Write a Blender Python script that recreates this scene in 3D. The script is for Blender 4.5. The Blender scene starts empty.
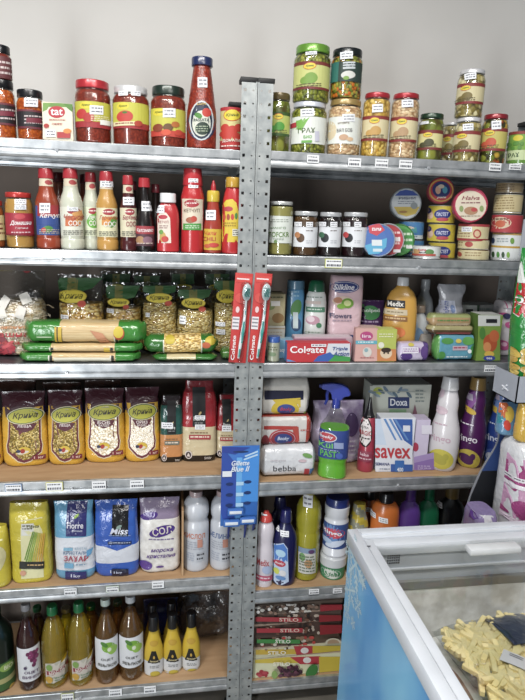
import bpy, bmesh, math, random
from mathutils import Vector, Matrix, noise
random.seed(7)
SC = bpy.context.scene
COL = SC.collection
# ---------------------------------------------------------------- camera
F_PX = 567.06; CAMD = 1.65; CAMZ = 1.68
yaw, pit, rol = 0.157037556, 0.224046585, 0.0357757880
FW = Vector((math.sin(yaw)*math.cos(pit), math.cos(yaw)*math.cos(pit), -math.sin(pit)))
_rt = Vector((math.cos(yaw), -math.sin(yaw), 0)); _up = _rt.cross(FW)
RT = _rt*math.cos(rol)+_up*math.sin(rol); UP = -_rt*math.sin(rol)+_up*math.cos(rol)
CAM = Vector((0, -CAMD, CAMZ))
def at(u, v, Y):                      # measured photo position -> world point on the vertical plane y=Y
    d = FW*F_PX+RT*(u-262.5)-UP*(v-350)
    return CAM+d*((Y+CAMD)/d.y)
def on(u, v, Z):                      # the same, on the horizontal plane z=Z
    d = FW*F_PX+RT*(u-262.5)-UP*(v-350)
    return CAM+d*((Z-CAMZ)/d.z)
cd = bpy.data.cameras.new('camera'); cam = bpy.data.objects.new('camera', cd); COL.objects.link(cam)
cd.sensor_fit = 'HORIZONTAL'; cd.sensor_width = 36; cd.lens = F_PX/525*36; cd.clip_start = .02
m3 = Matrix((RT, UP, -FW)).transposed()
cam.matrix_world = Matrix.Translation(CAM) @ m3.to_4x4()
SC.camera = cam
# ---------------------------------------------------------------- materials
def lin(h):
    h = h.lstrip('#'); r = []
    for i in (0, 2, 4):
        c = int(h[i:i+2], 16)/255
        r.append(c/12.92 if c <= .04045 else ((c+.055)/1.055)**2.4)
    return (*r, 1)
MC = {}
def newmat(name):
    m = bpy.data.materials.new(name); m.use_nodes = True
    nt = m.node_tree; return m, nt, nt.nodes['Principled BSDF']
def node(nt, typ, **kw):
    n = nt.nodes.new(typ)
    for k, v in kw.items():
        if hasattr(n, k): setattr(n, k, v)
        else: n.inputs[k.replace('_', ' ')].default_value = v
    return n
KIND = dict(print=(.55, 0, 0, 0), gloss=(.28, 0, .35, 0), film=(.22, 0, .5, 0), matte=(.85, 0, 0, 0), lid=(.3, .25, .3, 0), metal=(.3, .9, 0, 0), soft=(.45, 0, .1, 0))
def M(h, kind='print'):
    if not isinstance(h, str): return h
    if h in MC: return MC[h]
    k = h+kind
    if k in MC: return MC[k]
    m, nt, b = newmat('%s_%s' % (kind, h.strip('#')))
    ro, me, co, _ = KIND[kind]
    c = lin(h); gy = sum(c[:3])/3; c = tuple((x*.87+gy*.13)*.83 for x in c[:3])+(1,)
    tc = node(nt, 'ShaderNodeTexCoord'); nz = node(nt, 'ShaderNodeTexNoise', Scale=35.0, Detail=2.0)
    nt.links.new(tc.outputs['Object'], nz.inputs['Vector'])
    mx = node(nt, 'ShaderNodeMix', data_type='RGBA')
    mx.inputs[6].default_value = tuple(x*.93 for x in c[:3])+(1,); mx.inputs[7].default_value = tuple(min(1, x*1.05) for x in c[:3])+(1,)
    nt.links.new(nz.outputs['Fac'], mx.inputs[0]); nt.links.new(mx.outputs[2], b.inputs['Base Color'])
    b.inputs['Roughness'].default_value = ro; b.inputs['Metallic'].default_value = me
    if kind == 'film':
        bp = node(nt, 'ShaderNodeBump', Strength=.35, Distance=.012); n2 = node(nt, 'ShaderNodeTexNoise', Scale=26.0, Detail=4.0, Distortion=1.2)
        nt.links.new(tc.outputs['Object'], n2.inputs['Vector']); nt.links.new(n2.outputs['Fac'], bp.inputs['Height']); nt.links.new(bp.outputs[0], b.inputs['Normal']); nt.links.new(bp.outputs[0], b.inputs['Coat Normal'])
    b.inputs['Coat Weight'].default_value = co; b.inputs['Coat Roughness'].default_value = .12
    MC[k] = m; return m
def grains(name, cols, scale, gap, squash=(1, 1, 1), rough=.3, bump=.6, gapw=.35):
    m, nt, b = newmat(name)
    tc = node(nt, 'ShaderNodeTexCoord'); mp = node(nt, 'ShaderNodeMapping'); mp.inputs['Scale'].default_value = squash
    v = node(nt, 'ShaderNodeTexVoronoi', Scale=scale)
    nt.links.new(tc.outputs['Object'], mp.inputs['Vector']); nt.links.new(mp.outputs['Vector'], v.inputs['Vector'])
    sp = node(nt, 'ShaderNodeSeparateColor'); nt.links.new(v.outputs['Color'], sp.inputs[0])
    cr = node(nt, 'ShaderNodeValToRGB'); cr.color_ramp.interpolation = 'CONSTANT'
    e = cr.color_ramp.elements
    while len(e) < len(cols): e.new(.5)
    br = lambda c, k=1.1: tuple(min(.95, x*k) for x in lin(c)[:3])+(1,)
    for i, c in enumerate(cols): e[i].position = i/len(cols); e[i].color = br(c)
    nt.links.new(sp.outputs[0], cr.inputs[0])
    mx = node(nt, 'ShaderNodeMix', data_type='RGBA'); mr = node(nt, 'ShaderNodeMapRange')
    mr.inputs[1].default_value = .45; mr.inputs[2].default_value = .75; mr.inputs[4].default_value = 1.0
    nt.links.new(v.outputs['Distance'], mr.inputs[0]); nt.links.new(mr.outputs[0], mx.inputs[0])
    nt.links.new(cr.outputs[0], mx.inputs[6]); mx.inputs[7].default_value = br(gap, 1.15)
    nt.links.new(mx.outputs[2], b.inputs['Base Color'])
    bp = node(nt, 'ShaderNodeBump', Strength=bump, Distance=.004, invert=True)
    nt.links.new(v.outputs['Distance'], bp.inputs['Height']); nt.links.new(bp.outputs[0], b.inputs['Normal'])
    b.inputs['Roughness'].default_value = rough; MC[name] = m
def noisy(name, c1, c2, scale, rough=.6, metal=0, bump=0, squash=(1, 1, 1), detail=5, lo=.35, hi=.65, coat=0):
    m, nt, b = newmat(name)
    tc = node(nt, 'ShaderNodeTexCoord'); mp = node(nt, 'ShaderNodeMapping'); mp.inputs['Scale'].default_value = squash
    v = node(nt, 'ShaderNodeTexNoise', Scale=scale, Detail=float(detail))
    nt.links.new(tc.outputs['Object'], mp.inputs['Vector']); nt.links.new(mp.outputs['Vector'], v.inputs['Vector'])
    cr = node(nt, 'ShaderNodeValToRGB'); e = cr.color_ramp.elements
    e[0].position = lo; e[0].color = lin(c1); e[1].position = hi; e[1].color = lin(c2)
    nt.links.new(v.outputs['Fac'], cr.inputs[0]); nt.links.new(cr.outputs[0], b.inputs['Base Color'])
    if bump:
        bp = node(nt, 'ShaderNodeBump', Strength=bump, Distance=.004)
        nt.links.new(v.outputs['Fac'], bp.inputs['Height']); nt.links.new(bp.outputs[0], b.inputs['Normal'])
    b.inputs['Roughness'].default_value = rough; b.inputs['Metallic'].default_value = metal; b.inputs['Coat Weight'].default_value = coat
    MC[name] = m; return m
def clear(name, tint, gloss=.08, rough=.05, fres=1.45, bump=0):
    m, nt, b = newmat(name); nt.nodes.remove(b); out = nt.nodes['Material Output']
    tr = node(nt, 'ShaderNodeBsdfTransparent'); tr.inputs[0].default_value = lin(tint)
    gl = node(nt, 'ShaderNodeBsdfGlossy', Roughness=rough)
    fr = node(nt, 'ShaderNodeFresnel', IOR=fres); ad = node(nt, 'ShaderNodeMath', operation='ADD', use_clamp=True); ad.inputs[1].default_value = gloss
    mx = node(nt, 'ShaderNodeMixShader')
    if bump:
        tc = node(nt, 'ShaderNodeTexCoord'); nz = node(nt, 'ShaderNodeTexNoise', Scale=22.0, Detail=3.0)
        bp = node(nt, 'ShaderNodeBump', Strength=bump, Distance=.02)
        nt.links.new(tc.outputs['Object'], nz.inputs['Vector']); nt.links.new(nz.outputs['Fac'], bp.inputs['Height'])
        nt.links.new(bp.outputs[0], gl.inputs['Normal']); nt.links.new(bp.outputs[0], fr.inputs['Normal'])
    geo = node(nt, 'ShaderNodeNewGeometry'); inv = node(nt, 'ShaderNodeMath', operation='SUBTRACT'); inv.inputs[0].default_value = 1
    nt.links.new(geo.outputs['Backfacing'], inv.inputs[1]); ml = node(nt, 'ShaderNodeMath', operation='MULTIPLY')
    nt.links.new(fr.outputs[0], ad.inputs[0]); nt.links.new(ad.outputs[0], ml.inputs[0]); nt.links.new(inv.outputs[0], ml.inputs[1]); nt.links.new(ml.outputs[0], mx.inputs[0])
    nt.links.new(tr.outputs[0], mx.inputs[1]); nt.links.new(gl.outputs[0], mx.inputs[2]); nt.links.new(mx.outputs[0], out.inputs[0])
    MC[name] = m
clear('glass', '#f2f4f0', .03, .04)
clear('clearfilm', '#e8ebea', .06, .12, 1.35, .8)
clear('bagfilm', '#f4f6f6', .07, .22, 1.3, .9)
clear('lidglass', '#fbfcfc', .03, .03, 1.25)
clear('purplefilm', '#b9a3cf', .10, .2, 1.35, .8)
grains('peas', ['#8b9038', '#7d8230', '#a0a04a', '#6c7328'], 120, '#3c3d16')
grains('chickpeas', ['#d8b35e', '#c9a04a', '#e6c878', '#b98c3c'], 105, '#8a6a2a')
grains('beans', ['#d9b995', '#cda884', '#e8cfae', '#c29a78'], 95, '#9a7654', squash=(1, 1, 1.6))
grains('mixveg', ['#8b9038', '#c46a22', '#a0a04a', '#b98c3c', '#6c7328'], 110, '#3a2c12')
grains('pickles', ['#707a2c', '#8a8c3c', '#59621e'], 45, '#4a4018', squash=(1, 1, .6))
grains('mushrooms', ['#c8b888', '#a8965e', '#e0d4ac', '#8a7a44'], 70, '#54482a')
grains('mixpickle', ['#6a7428', '#b8541c', '#8a8c3c', '#c4a040', '#3c3a18'], 60, '#2c2410')
grains('olives', ['#b0a04c', '#8f8a3a', '#c8b868'], 75, '#5a4c20')
grains('lutenitsa', ['#b4561c', '#a84a18', '#c46424'], 160, '#8c3a12', bump=.3)
grains('tomatosauce', ['#80301f', '#74281c', '#8c3626'], 180, '#66221a', bump=.2)
grains('lentils', ['#b8a05c', '#8e7a3c', '#d0bc80', '#a0884c', '#70602c'], 210, '#5c4c20')
grains('whitebeans', ['#ece4d4', '#d8ccb4', '#f6f0e4'], 150, '#a89878')
grains('rice', ['#efe9dd', '#e2dac8', '#f8f4ea'], 240, '#c4b8a0')
grains('pasta', ['#d9b468', '#c89c4c', '#e6cc8c', '#b98a3e'], 75, '#7c5a24', squash=(1, 1, 1.7), bump=1)
grains('pasta_thin', ['#dcc07c', '#cfae64', '#e9d49c'], 110, '#8c6c34', squash=(1, 1, 2.2), bump=1)
grains('noodles', ['#e4d8c4', '#d4c4a8', '#efe6d4', '#c0ac88'], 60, '#8c7450', squash=(.5, 1, 2.5), bump=1)
noisy('spaghetti', '#cdb98e', '#bfa274', 40, .35, squash=(.3, 1, 14), bump=.5, coat=.4)
noisy('salt', '#d8d6d2', '#c2bfba', 60, .4, bump=.3, coat=.3)
noisy('darkcherry', '#2c0c10', '#40141a', 20, .3)
noisy('galvanized', '#9ca0a3', '#c2c5c7', 28, .38, .7, squash=(1, 1, 1), bump=.05, detail=8)
noisy('galvdark', '#5c6064', '#7c8084', 28, .45, .85, bump=.05, detail=8)
noisy('postgrey', '#8f9495', '#a9adac', 40, .48, .55, bump=.04, detail=8)
noisy('board', '#a0805e', '#b39472', 14, .8, bump=.1, detail=6, squash=(.4, 2, 1))
noisy('wallpaint', '#cdcac5', '#d4d1cc', 3, .9, bump=.02)
noisy('floortile', '#6c6860', '#7c776e', 6, .5)
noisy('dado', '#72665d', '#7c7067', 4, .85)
noisy('frost', '#c9c7c2', '#e8e8e6', 26, .8, bump=.6)
noisy('freezer_white', '#bfc4cb', '#c9ced5', 8, .4, coat=.3)
noisy('brownfrozen', '#5c4438', '#8c7464', 30, .5, bump=.5)
noisy('foil', '#a9adb2', '#e4e6e8', 30, .25, .6, bump=.8)
noisy('friesmat', '#dcc98c', '#ecdca8', 25, .6)
noisy('flower', '#cc3f86', '#f4e6ee', 26, .5, lo=.44, hi=.5)
noisy('seafloral', '#8fa6b0', '#dfe4dc', 30, .5, lo=.42, hi=.55)
noisy('purplefoil', '#9a86ac', '#cdbfd8', 24, .3, .2, bump=.8, lo=.4, hi=.6)
noisy('snackprint', '#5a2c1c', '#d8c8a8', 45, .5, lo=.42, hi=.56)
noisy('greenprint', '#3f7c34', '#a8b86c', 26, .5, lo=.42, hi=.56)
noisy('beigeprint', '#9c8058', '#c8b88c', 40, .5, lo=.42, hi=.56)
noisy('chili', '#7c1420', '#b8303c', 14, .3, coat=.4)
def liquid(name, tint, diff, fac):
    m = noisy(name, diff, diff, 5, .15, coat=.4); nt = m.node_tree; b = nt.nodes['Principled BSDF']; out = nt.nodes['Material Output']
    tr = node(nt, 'ShaderNodeBsdfTransparent'); tr.inputs[0].default_value = lin(tint); mx = node(nt, 'ShaderNodeMixShader'); mx.inputs[0].default_value = fac
    nt.links.new(tr.outputs[0], mx.inputs[1]); nt.links.new(b.outputs[0], mx.inputs[2]); nt.links.new(mx.outputs[0], out.inputs[0])
liquid('liq_oil', '#e4dc60', '#c4bc44', .6)
liquid('liq_sun', '#f2d860', '#c8b048', .30)
liquid('liq_apple', '#d8a460', '#8c683c', .34)
liquid('liq_wine', '#a05c5c', '#3c181c', .6)
# ---------------------------------------------------------------- mesh building
class MB:
    def __init__(s): s.v = []; s.f = []; s.mi = []; s.mats = []
    def m(s, mat):
        mat = M(mat)
        if mat not in s.mats: s.mats.append(mat)
        return s.mats.index(mat)
    def face(s, pts, mat):
        n = len(s.v); s.v += [tuple(p) for p in pts]; s.f.append(tuple(range(n, n+len(pts)))); s.mi.append(s.m(mat))
    def grid(s, fn, us, vs, mat, matfn=None):
        n = len(s.v); k = len(us)
        for b in vs:
            for a in us: s.v.append(tuple(fn(a, b)))
        for j in range(len(vs)-1):
            for i in range(k-1):
                s.f.append((n+j*k+i, n+j*k+i+1, n+(j+1)*k+i+1, n+(j+1)*k+i))
                s.mi.append(s.m(matfn((us[i]+us[i+1])/2, (vs[j]+vs[j+1])/2) if matfn else mat))
    def box(s, x0, y0, z0, x1, y1, z1, mat, bev=0):
        mi = s.m(mat)
        if bev <= 0:
            n = len(s.v)
            s.v += [(x, y, z) for z in (z0, z1) for y in (y0, y1) for x in (x0, x1)]
            for f in ((0, 2, 3, 1), (4, 5, 7, 6), (0, 1, 5, 4), (2, 6, 7, 3), (0, 4, 6, 2), (1, 3, 7, 5)):
                s.f.append(tuple(n+i for i in f)); s.mi.append(mi)
            return
        bm = bmesh.new(); r = bmesh.ops.create_cube(bm, size=1)
        for v in bm.verts: v.co = Vector(((x0+x1)/2+v.co.x*(x1-x0), (y0+y1)/2+v.co.y*(y1-y0), (z0+z1)/2+v.co.z*(z1-z0)))
        bmesh.ops.bevel(bm, geom=bm.edges[:], offset=bev, segments=2, affect='EDGES', profile=.5)
        s.addbm(bm, mat)
    def addbm(s, bm, mat, mx=None):
        mi = s.m(mat); n = len(s.v); bm.verts.ensure_lookup_table(); bm.verts.index_update()
        for v in bm.verts: s.v.append(tuple(mx @ v.co if mx else v.co))
        for f in bm.faces: s.f.append(tuple(n+v.index for v in f.verts)); s.mi.append(mi)
        bm.free()
    def tube(s, pts, r, mat, seg=8, caps=True):
        pts = [Vector(p) for p in pts]; rings = []
        for i, p in enumerate(pts):
            d = (pts[min(i+1, len(pts)-1)]-pts[max(i-1, 0)]).normalized()
            a = d.cross(Vector((0, 0, 1)));
            if a.length < .01: a = d.cross(Vector((1, 0, 0)))
            a.normalize(); b = d.cross(a); rr = r[i] if isinstance(r, (list, tuple)) else r
            rings.append([p+(a*math.cos(t)+b*math.sin(t))*rr for t in [k*2*math.pi/seg for k in range(seg)]])
        n = len(s.v); mi = s.m(mat)
        for R in rings: s.v += [tuple(p) for p in R]
        for j in range(len(rings)-1):
            for k in range(seg):
                s.f.append((n+j*seg+k, n+j*seg+(k+1) % seg, n+(j+1)*seg+(k+1) % seg, n+(j+1)*seg+k)); s.mi.append(mi)
        if caps:
            s.f.append(tuple(n+k for k in range(seg))); s.mi.append(mi); m_ = n+(len(rings)-1)*seg
            s.f.append(tuple(m_+k for k in range(seg))[::-1]); s.mi.append(mi)
    def build(s, name, parent=None, loc=None, smooth=35, weld=True):
        me = bpy.data.meshes.new(name); me.from_pydata(s.v, [], s.f)
        for mt in s.mats: me.materials.append(mt)
        me.polygons.foreach_set('material_index', s.mi)
        bm = bmesh.new(); bm.from_mesh(me)
        if weld: bmesh.ops.remove_doubles(bm, verts=bm.verts, dist=1e-6)
        if weld: bmesh.ops.recalc_face_normals(bm, faces=bm.faces)
        bm.to_mesh(me); bm.free()
        if smooth:
            me.polygons.foreach_set('use_smooth', [True]*len(me.polygons)); me.set_sharp_from_angle(angle=math.radians(smooth))
        o = bpy.data.objects.new(name, me); COL.objects.link(o)
        if parent: o.parent = parent
        if loc: o.location = loc
        return o
def lerp_st(st, z):
    if z <= st[0][0]: return st[0][1:]
    for a, b in zip(st, st[1:]):
        if z <= b[0]:
            t = (z-a[0])/max(1e-9, b[0]-a[0]); return tuple(a[i]+(b[i]-a[i])*t for i in range(1, len(a)))
    return st[-1][1:]
class Body:
    """loft of super-ellipse rings; axis z (upright) or x (lying).  stations: (s, half_width, half_depth)"""
    def __init__(s, st, n=2, amp=0, fr=14, axis='z', cz=0, lean=0):
        s.st = [tuple(a) for a in st]; s.n = n; s.amp = amp; s.fr = fr; s.axis = axis; s.cz = cz; s.seed = random.random()*50; s.lean = lean
    def pt(s, th, z, off=0):
        rx, ry = lerp_st(s.st, z)[:2]; e = 2/s.n
        c, q = math.cos(th), math.sin(th)
        a = math.copysign(abs(q)**e, q)*rx; b = -math.copysign(abs(c)**e, c)*ry
        if off: L = math.hypot(q, c) or 1; a += q*off; b -= c*off
        if s.axis == 'z': p = Vector((a, b+s.lean*z, z))
        else: p = Vector((z, b, s.cz+a))
        if s.amp:
            d = noise.noise(p*s.fr+Vector((s.seed, 0, 0)))*s.amp+noise.noise(p*s.fr*3.1+Vector((0, s.seed, 0)))*s.amp*.45
            g = min(1, ry/.012)
            if s.axis == 'z': p += Vector((q*d*.5, -c*d, 0))*g
            else: p += Vector((0, -c*d, q*d*.6))*g
        return p
    def S(s, x, v, off=0):
        if s.axis == 'z': rx = lerp_st(s.st, v)[0]; a = x; z = v
        else: rx = lerp_st(s.st, x)[0]; a = v-s.cz; z = x
        t = max(-1, min(1, a/max(rx, 1e-6))); th = math.asin(min(1, abs(t)**(s.n/2)))*(1 if t >= 0 else -1)
        return s.pt(th, z, off)
    def mesh(s, mb, mat, matfn=None, seg=36, dz=None, off=0, z0=None, z1=None, caps=True):
        zs = [a[0] for a in s.st]; z0 = zs[0] if z0 is None else z0; z1 = zs[-1] if z1 is None else z1
        L = [z0]+[z for z in zs if z0 < z < z1]+[z1]
        if dz:
            L2 = []
            for a, b in zip(L, L[1:]):
                k = max(1, int(math.ceil((b-a)/dz))); L2 += [a+(b-a)*i/k for i in range(k)]
            L = L2+[z1]
        th = [-math.pi+2*math.pi*i/seg for i in range(seg+1)]
        mb.grid(lambda a, b: s.pt(a, b, off), th, L, mat, matfn)
        if caps:
            for z in (L[0], L[-1]):
                mb.face([s.pt(t, z, off) for t in th[:-1]], matfn(0, z) if matfn else mat)
TC = {}
def textgeo(body, bold, italic):
    k = (body, bold, italic)
    if k in TC: return TC[k]
    cu = bpy.data.curves.new('t', 'FONT'); cu.body = body; cu.offset = .018 if bold else 0; cu.shear = .3 if italic else 0; cu.resolution_u = 3
    o = bpy.data.objects.new('t', cu); COL.objects.link(o); dg = bpy.context.evaluated_depsgraph_get()
    me = bpy.data.meshes.new_from_object(o.evaluated_get(dg))
    bm = bmesh.new(); bm.from_mesh(me); bmesh.ops.triangulate(bm, faces=bm.faces)
    vs = [v.co.copy() for v in bm.verts]; bm.verts.index_update(); fs = [tuple(v.index for v in f.verts) for f in bm.faces]
    bm.free(); bpy.data.objects.remove(o); bpy.data.curves.remove(cu); bpy.data.meshes.remove(me)
    x0 = min(v.x for v in vs); x1 = max(v.x for v in vs); y0 = min(v.y for v in vs); y1 = max(v.y for v in vs)
    TC[k] = ([((v.x-(x0+x1)/2)/(x1-x0), (v.y-(y0+y1)/2)/(y1-y0)) for v in vs], fs); return TC[k]
class Label(MB):
    """printed artwork laid on a surface; all positions in photo measurements converted to metres on the thing"""
    def __init__(s, it, S, name='label_print', yoff=None, mk='print', base=.0005):
        super().__init__(); s.it = it; s.S = (lambda x, v, off=0: S(x, min(max(v, .0015), it.H-.001) if it.H > .01 else v, off)) if name != 'raw' else S; s.name = name; s.off = base; s.marks = [(0, 0)]; s.tx = set(); s.yf = it.Yf if yoff is None else yoff; s.mk = mk
    def p(s, px, py):
        w = at(px, py, s.yf); return (w.x-s.it.X)*s.it.kx, w.z-s.it.z
    def up(s, d=.00018): s.off += d; s.marks.append((len(s.v), len(s.f)))
    def _fill(s, pts2, c, rings=3):
        s.up(); n = len(s.v); cx = sum(p[0] for p in pts2)/len(pts2); cy = sum(p[1] for p in pts2)/len(pts2); mi = s.m(M(c, s.mk)); k = len(pts2)
        for r in range(1, rings+1):
            for p in pts2: s.v.append(tuple(s.S(cx+(p[0]-cx)*r/rings, cy+(p[1]-cy)*r/rings, s.off)))
        s.v.append(tuple(s.S(cx, cy, s.off))); c0 = len(s.v)-1
        for i in range(k):
            s.f.append((c0, n+i, n+(i+1) % k)); s.mi.append(mi)
            for r in range(rings-1):
                s.f.append((n+r*k+i, n+(r+1)*k+i, n+(r+1)*k+(i+1) % k, n+r*k+(i+1) % k)); s.mi.append(mi)
        return s
    def ell(s, cx, cy, rx, ry, c, seg=20, rot=0):
        P = []
        for i in range(seg):
            t = 2*math.pi*i/seg; a, b = rx*math.cos(t), ry*math.sin(t)
            P.append(s.p(cx+a*math.cos(rot)-b*math.sin(rot), cy+a*math.sin(rot)+b*math.cos(rot)))
        return s._fill(P, c)
    def poly(s, pts, c):
        P = []
        for a, b in zip(pts, pts[1:]+pts[:1]):
            for i in range(3): P.append(s.p(a[0]+(b[0]-a[0])*i/3, a[1]+(b[1]-a[1])*i/3))
        return s._fill(P, c)
    def rect(s, x0, y0, x1, y1, c):
        s.up(); a = s.p(x0, y1); b = s.p(x1, y1); d = s.p(x0, y0); e = s.p(x1, y0)
        nu = max(1, min(14, int(math.hypot(b[0]-a[0], b[1]-a[1])/.006)+1)); nv = max(1, min(14, int(math.hypot(d[0]-a[0], d[1]-a[1])/.008)+1))
        def fn(u, v):
            x = (a[0]*(1-u)+b[0]*u)*(1-v)+(d[0]*(1-u)+e[0]*u)*v; y = (a[1]*(1-u)+b[1]*u)*(1-v)+(d[1]*(1-u)+e[1]*u)*v
            return s.S(x, y, s.off)
        s.grid(fn, [i/nu for i in range(nu+1)], [i/nv for i in range(nv+1)], M(c, s.mk)); return s
    def text(s, t, cx, cy, w, h, c, bold=True, it=False, rot=0, bend=0):
        s.up(.0004); s.tx.add(len(s.v)); vs, fs = textgeo(t, bold, it); n = len(s.v); mi = s.m(M(c, s.mk))
        cr, sr = math.cos(rot), math.sin(rot)
        for x, y in vs:
            px, py = x*w, -y*h+bend*(4*x*x)
            q = s.p(cx+px*cr-py*sr, cy+px*sr+py*cr); s.v.append(tuple(s.S(q[0], q[1], s.off)))
        for f in fs: s.f.append(tuple(n+i for i in f)); s.mi.append(mi)
        s.up(.0002); return s
    def lines(s, x0, y0, x1, y1, n, c, duty=.4):
        R = random.Random(int(x0*7+y0*13))
        for i in range(n):
            a = y0+(y1-y0)*(i+.2)/n; b = a+(y1-y0)/n*duty; x = x0
            while x < x1-.5:
                w = R.uniform(1, 4); s.rect(x, a, min(x+w, x1), b, c); s.off -= .00018; x += w+.7
        s.up(); return s
    def band(s, body, y0, y1, c, t0=-math.pi, t1=math.pi, px=None):
        s.up(); px = px or s.it.cx
        za = max(.0015, s.p(px, y1)[1]); zb = min(s.it.H-.001, s.p(px, y0)[1]); n = max(2, int((t1-t0)/.17)); m_ = max(2, int((zb-za)/.01))
        s.grid(lambda a, b: body.pt(a, b, s.off), [t0+(t1-t0)*i/n for i in range(n+1)], [za+(zb-za)*i/m_ for i in range(m_+1)], M(c, s.mk)); return s
    def done(s, smooth=None):
        # prints far apart on the same thing become parts of their own
        mk = sorted(set(s.marks)); D = []
        for i, (a, f) in enumerate(mk):
            b, g = mk[i+1] if i+1 < len(mk) else (len(s.v), len(s.f))
            if b > a and g > f:
                P = s.v[a:b]; D.append([a, b, f, g, [min(p[k] for p in P) for k in range(3)], [max(p[k] for p in P) for k in range(3)]])
        n = len(D); par = list(range(n))
        def find(i):
            while par[i] != i: i = par[i]
            return i
        for i in range(n):
            for j in range(i):
                A, B = D[i], D[j]; g = math.sqrt(sum(max(0, A[4][k]-B[5][k], B[4][k]-A[5][k])**2 for k in range(3)))
                sz = max((Q[5][2]-Q[4][2]) if Q[0] in s.tx else max(Q[5][k]-Q[4][k] for k in range(3)) for Q in (A, B))
                if g <= max(.017, .42*sz): par[find(i)] = find(j)
        out = None
        for r in sorted({find(i) for i in range(n)}):
            m = MB(); m.mats = s.mats
            for i in range(n):
                if find(i) != r: continue
                a, b, f, g = D[i][:4]; o = len(m.v)-a; m.v += s.v[a:b]
                for q in range(f, g): m.f.append(tuple(x+o for x in s.f[q])); m.mi.append(s.mi[q])
            out = m.build(s.name, s.it.root, smooth=smooth, weld=False)
        return out
def tag(o, label, cat, group=None, kind=None):
    if label: o['label'] = label
    if cat: o['category'] = cat
    if group: o['group'] = group
    if kind: o['kind'] = kind
    return o
class Item:
    def __init__(s, name, label, cat, box, z, y0, dep=None, rot=None, group=None, flat=False, zgap=.0004, mid=False):
        """box = (left, right, top) measured in the photo; y0 = distance of its front behind the shelf edge; dep = depth"""
        x0, x1, yt = box; s.cx = (x0+x1)/2; s.flat = flat; s.z = z+zgap
        Y = y0 if flat else y0+.035; ym = yt+(at(s.cx, yt, Y).z-s.z)*F_PX/(CAMD+Y)*.5
        if dep is None:
            for _ in range(3):
                a, b = at(x0, ym, Y), at(x1, ym, Y); ca = math.cos(math.atan2((a.x+b.x)/2, CAMD+Y)); w = (b-a).x*ca; Y = y0+w/2
            dep = w
        else:
            Y = y0 if flat and not mid else y0+dep/2
        a, b = at(x0, ym, Y), at(x1, ym, Y); s.W = (b-a).x*(1 if flat else .982*math.cos(math.atan2((a.x+b.x)/2, CAMD+Y))); s.X = (a.x+b.x)/2; s.Y = y0+dep/2; s.dep = dep
        s.H = at(s.cx, yt, Y if flat else s.Y).z-s.z
        if not flat and s.z+s.H > CAMZ: s.H = at(s.cx, yt, s.Y-.36*dep).z-s.z
        s.Yf = y0+(0 if flat else dep*.12)
        ang = -math.atan2(s.X, CAMD+s.Y)
        s.rot = (0 if flat else ang) if rot is None else rot
        s.kx = 1/math.cos(s.rot) if flat else math.cos(ang)
        s.root = bpy.data.objects.new(name, None); COL.objects.link(s.root); s.root.empty_display_size = .03
        s.root.location = (s.X, s.Y, s.z); s.root.rotation_euler = (0, 0, s.rot)
        tag(s.root, label, cat, group)
    @property
    def top(s): return s.z+s.H
    def lathe(s, prof, mat, part, ky=1, n=2, off=0, seg=36, matfn=None, R=None, amp=0, dz=None, caps=True):
        """prof: (fraction of height, fraction of half width[, depth ratio])"""
        R = R or s.W/2; st = [(p[0]*s.H, p[1]*R, p[1]*R*(p[2] if len(p) > 2 else ky)) for p in prof]
        b = Body(st, n, amp); mb = MB(); b.mesh(mb, mat, matfn, seg=seg, off=off, dz=dz, caps=caps); o = mb.build(part, s.root); b.obj = o; return b
    def sticker(s, S, x0, y0, x1, y1, part='price_sticker', base=.0022, slant=0):
        L = Label(s, S, part, base=base)
        L.poly([(x0, y0), (x1, y0+slant), (x1, y1+slant), (x0, y1)], '#eef0f4'); w = x1-x0; h = y1-y0
        L.lines(x0+w*.12, y0+h*.15+slant/2, x1-w*.1, y0+h*.9+slant/2, 2, '#7c7e88', .38)
        return L.done()
# ---------------------------------------------------------------- room
def struct(name, mb): o = mb.build(name, smooth=None); o['kind'] = 'structure'; return o
b = MB(); b.box(-2.6, -3.2, -.05, 3.2, .44, 0, 'floortile'); struct('floor', b)
b = MB(); b.box(-2.6, .44, 0, 3.2, .54, 3.0, 'wallpaint'); struct('wall_back', b)
b = MB(); b.box(-2.6, .425, 0, 3.2, .44, .09, '#8a8680'); struct('baseboard_back', b)
b = MB(); b.box(-2.6, .432, .09, 3.2, .44, 1.835, 'dado'); struct('trim_1', b)
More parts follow.
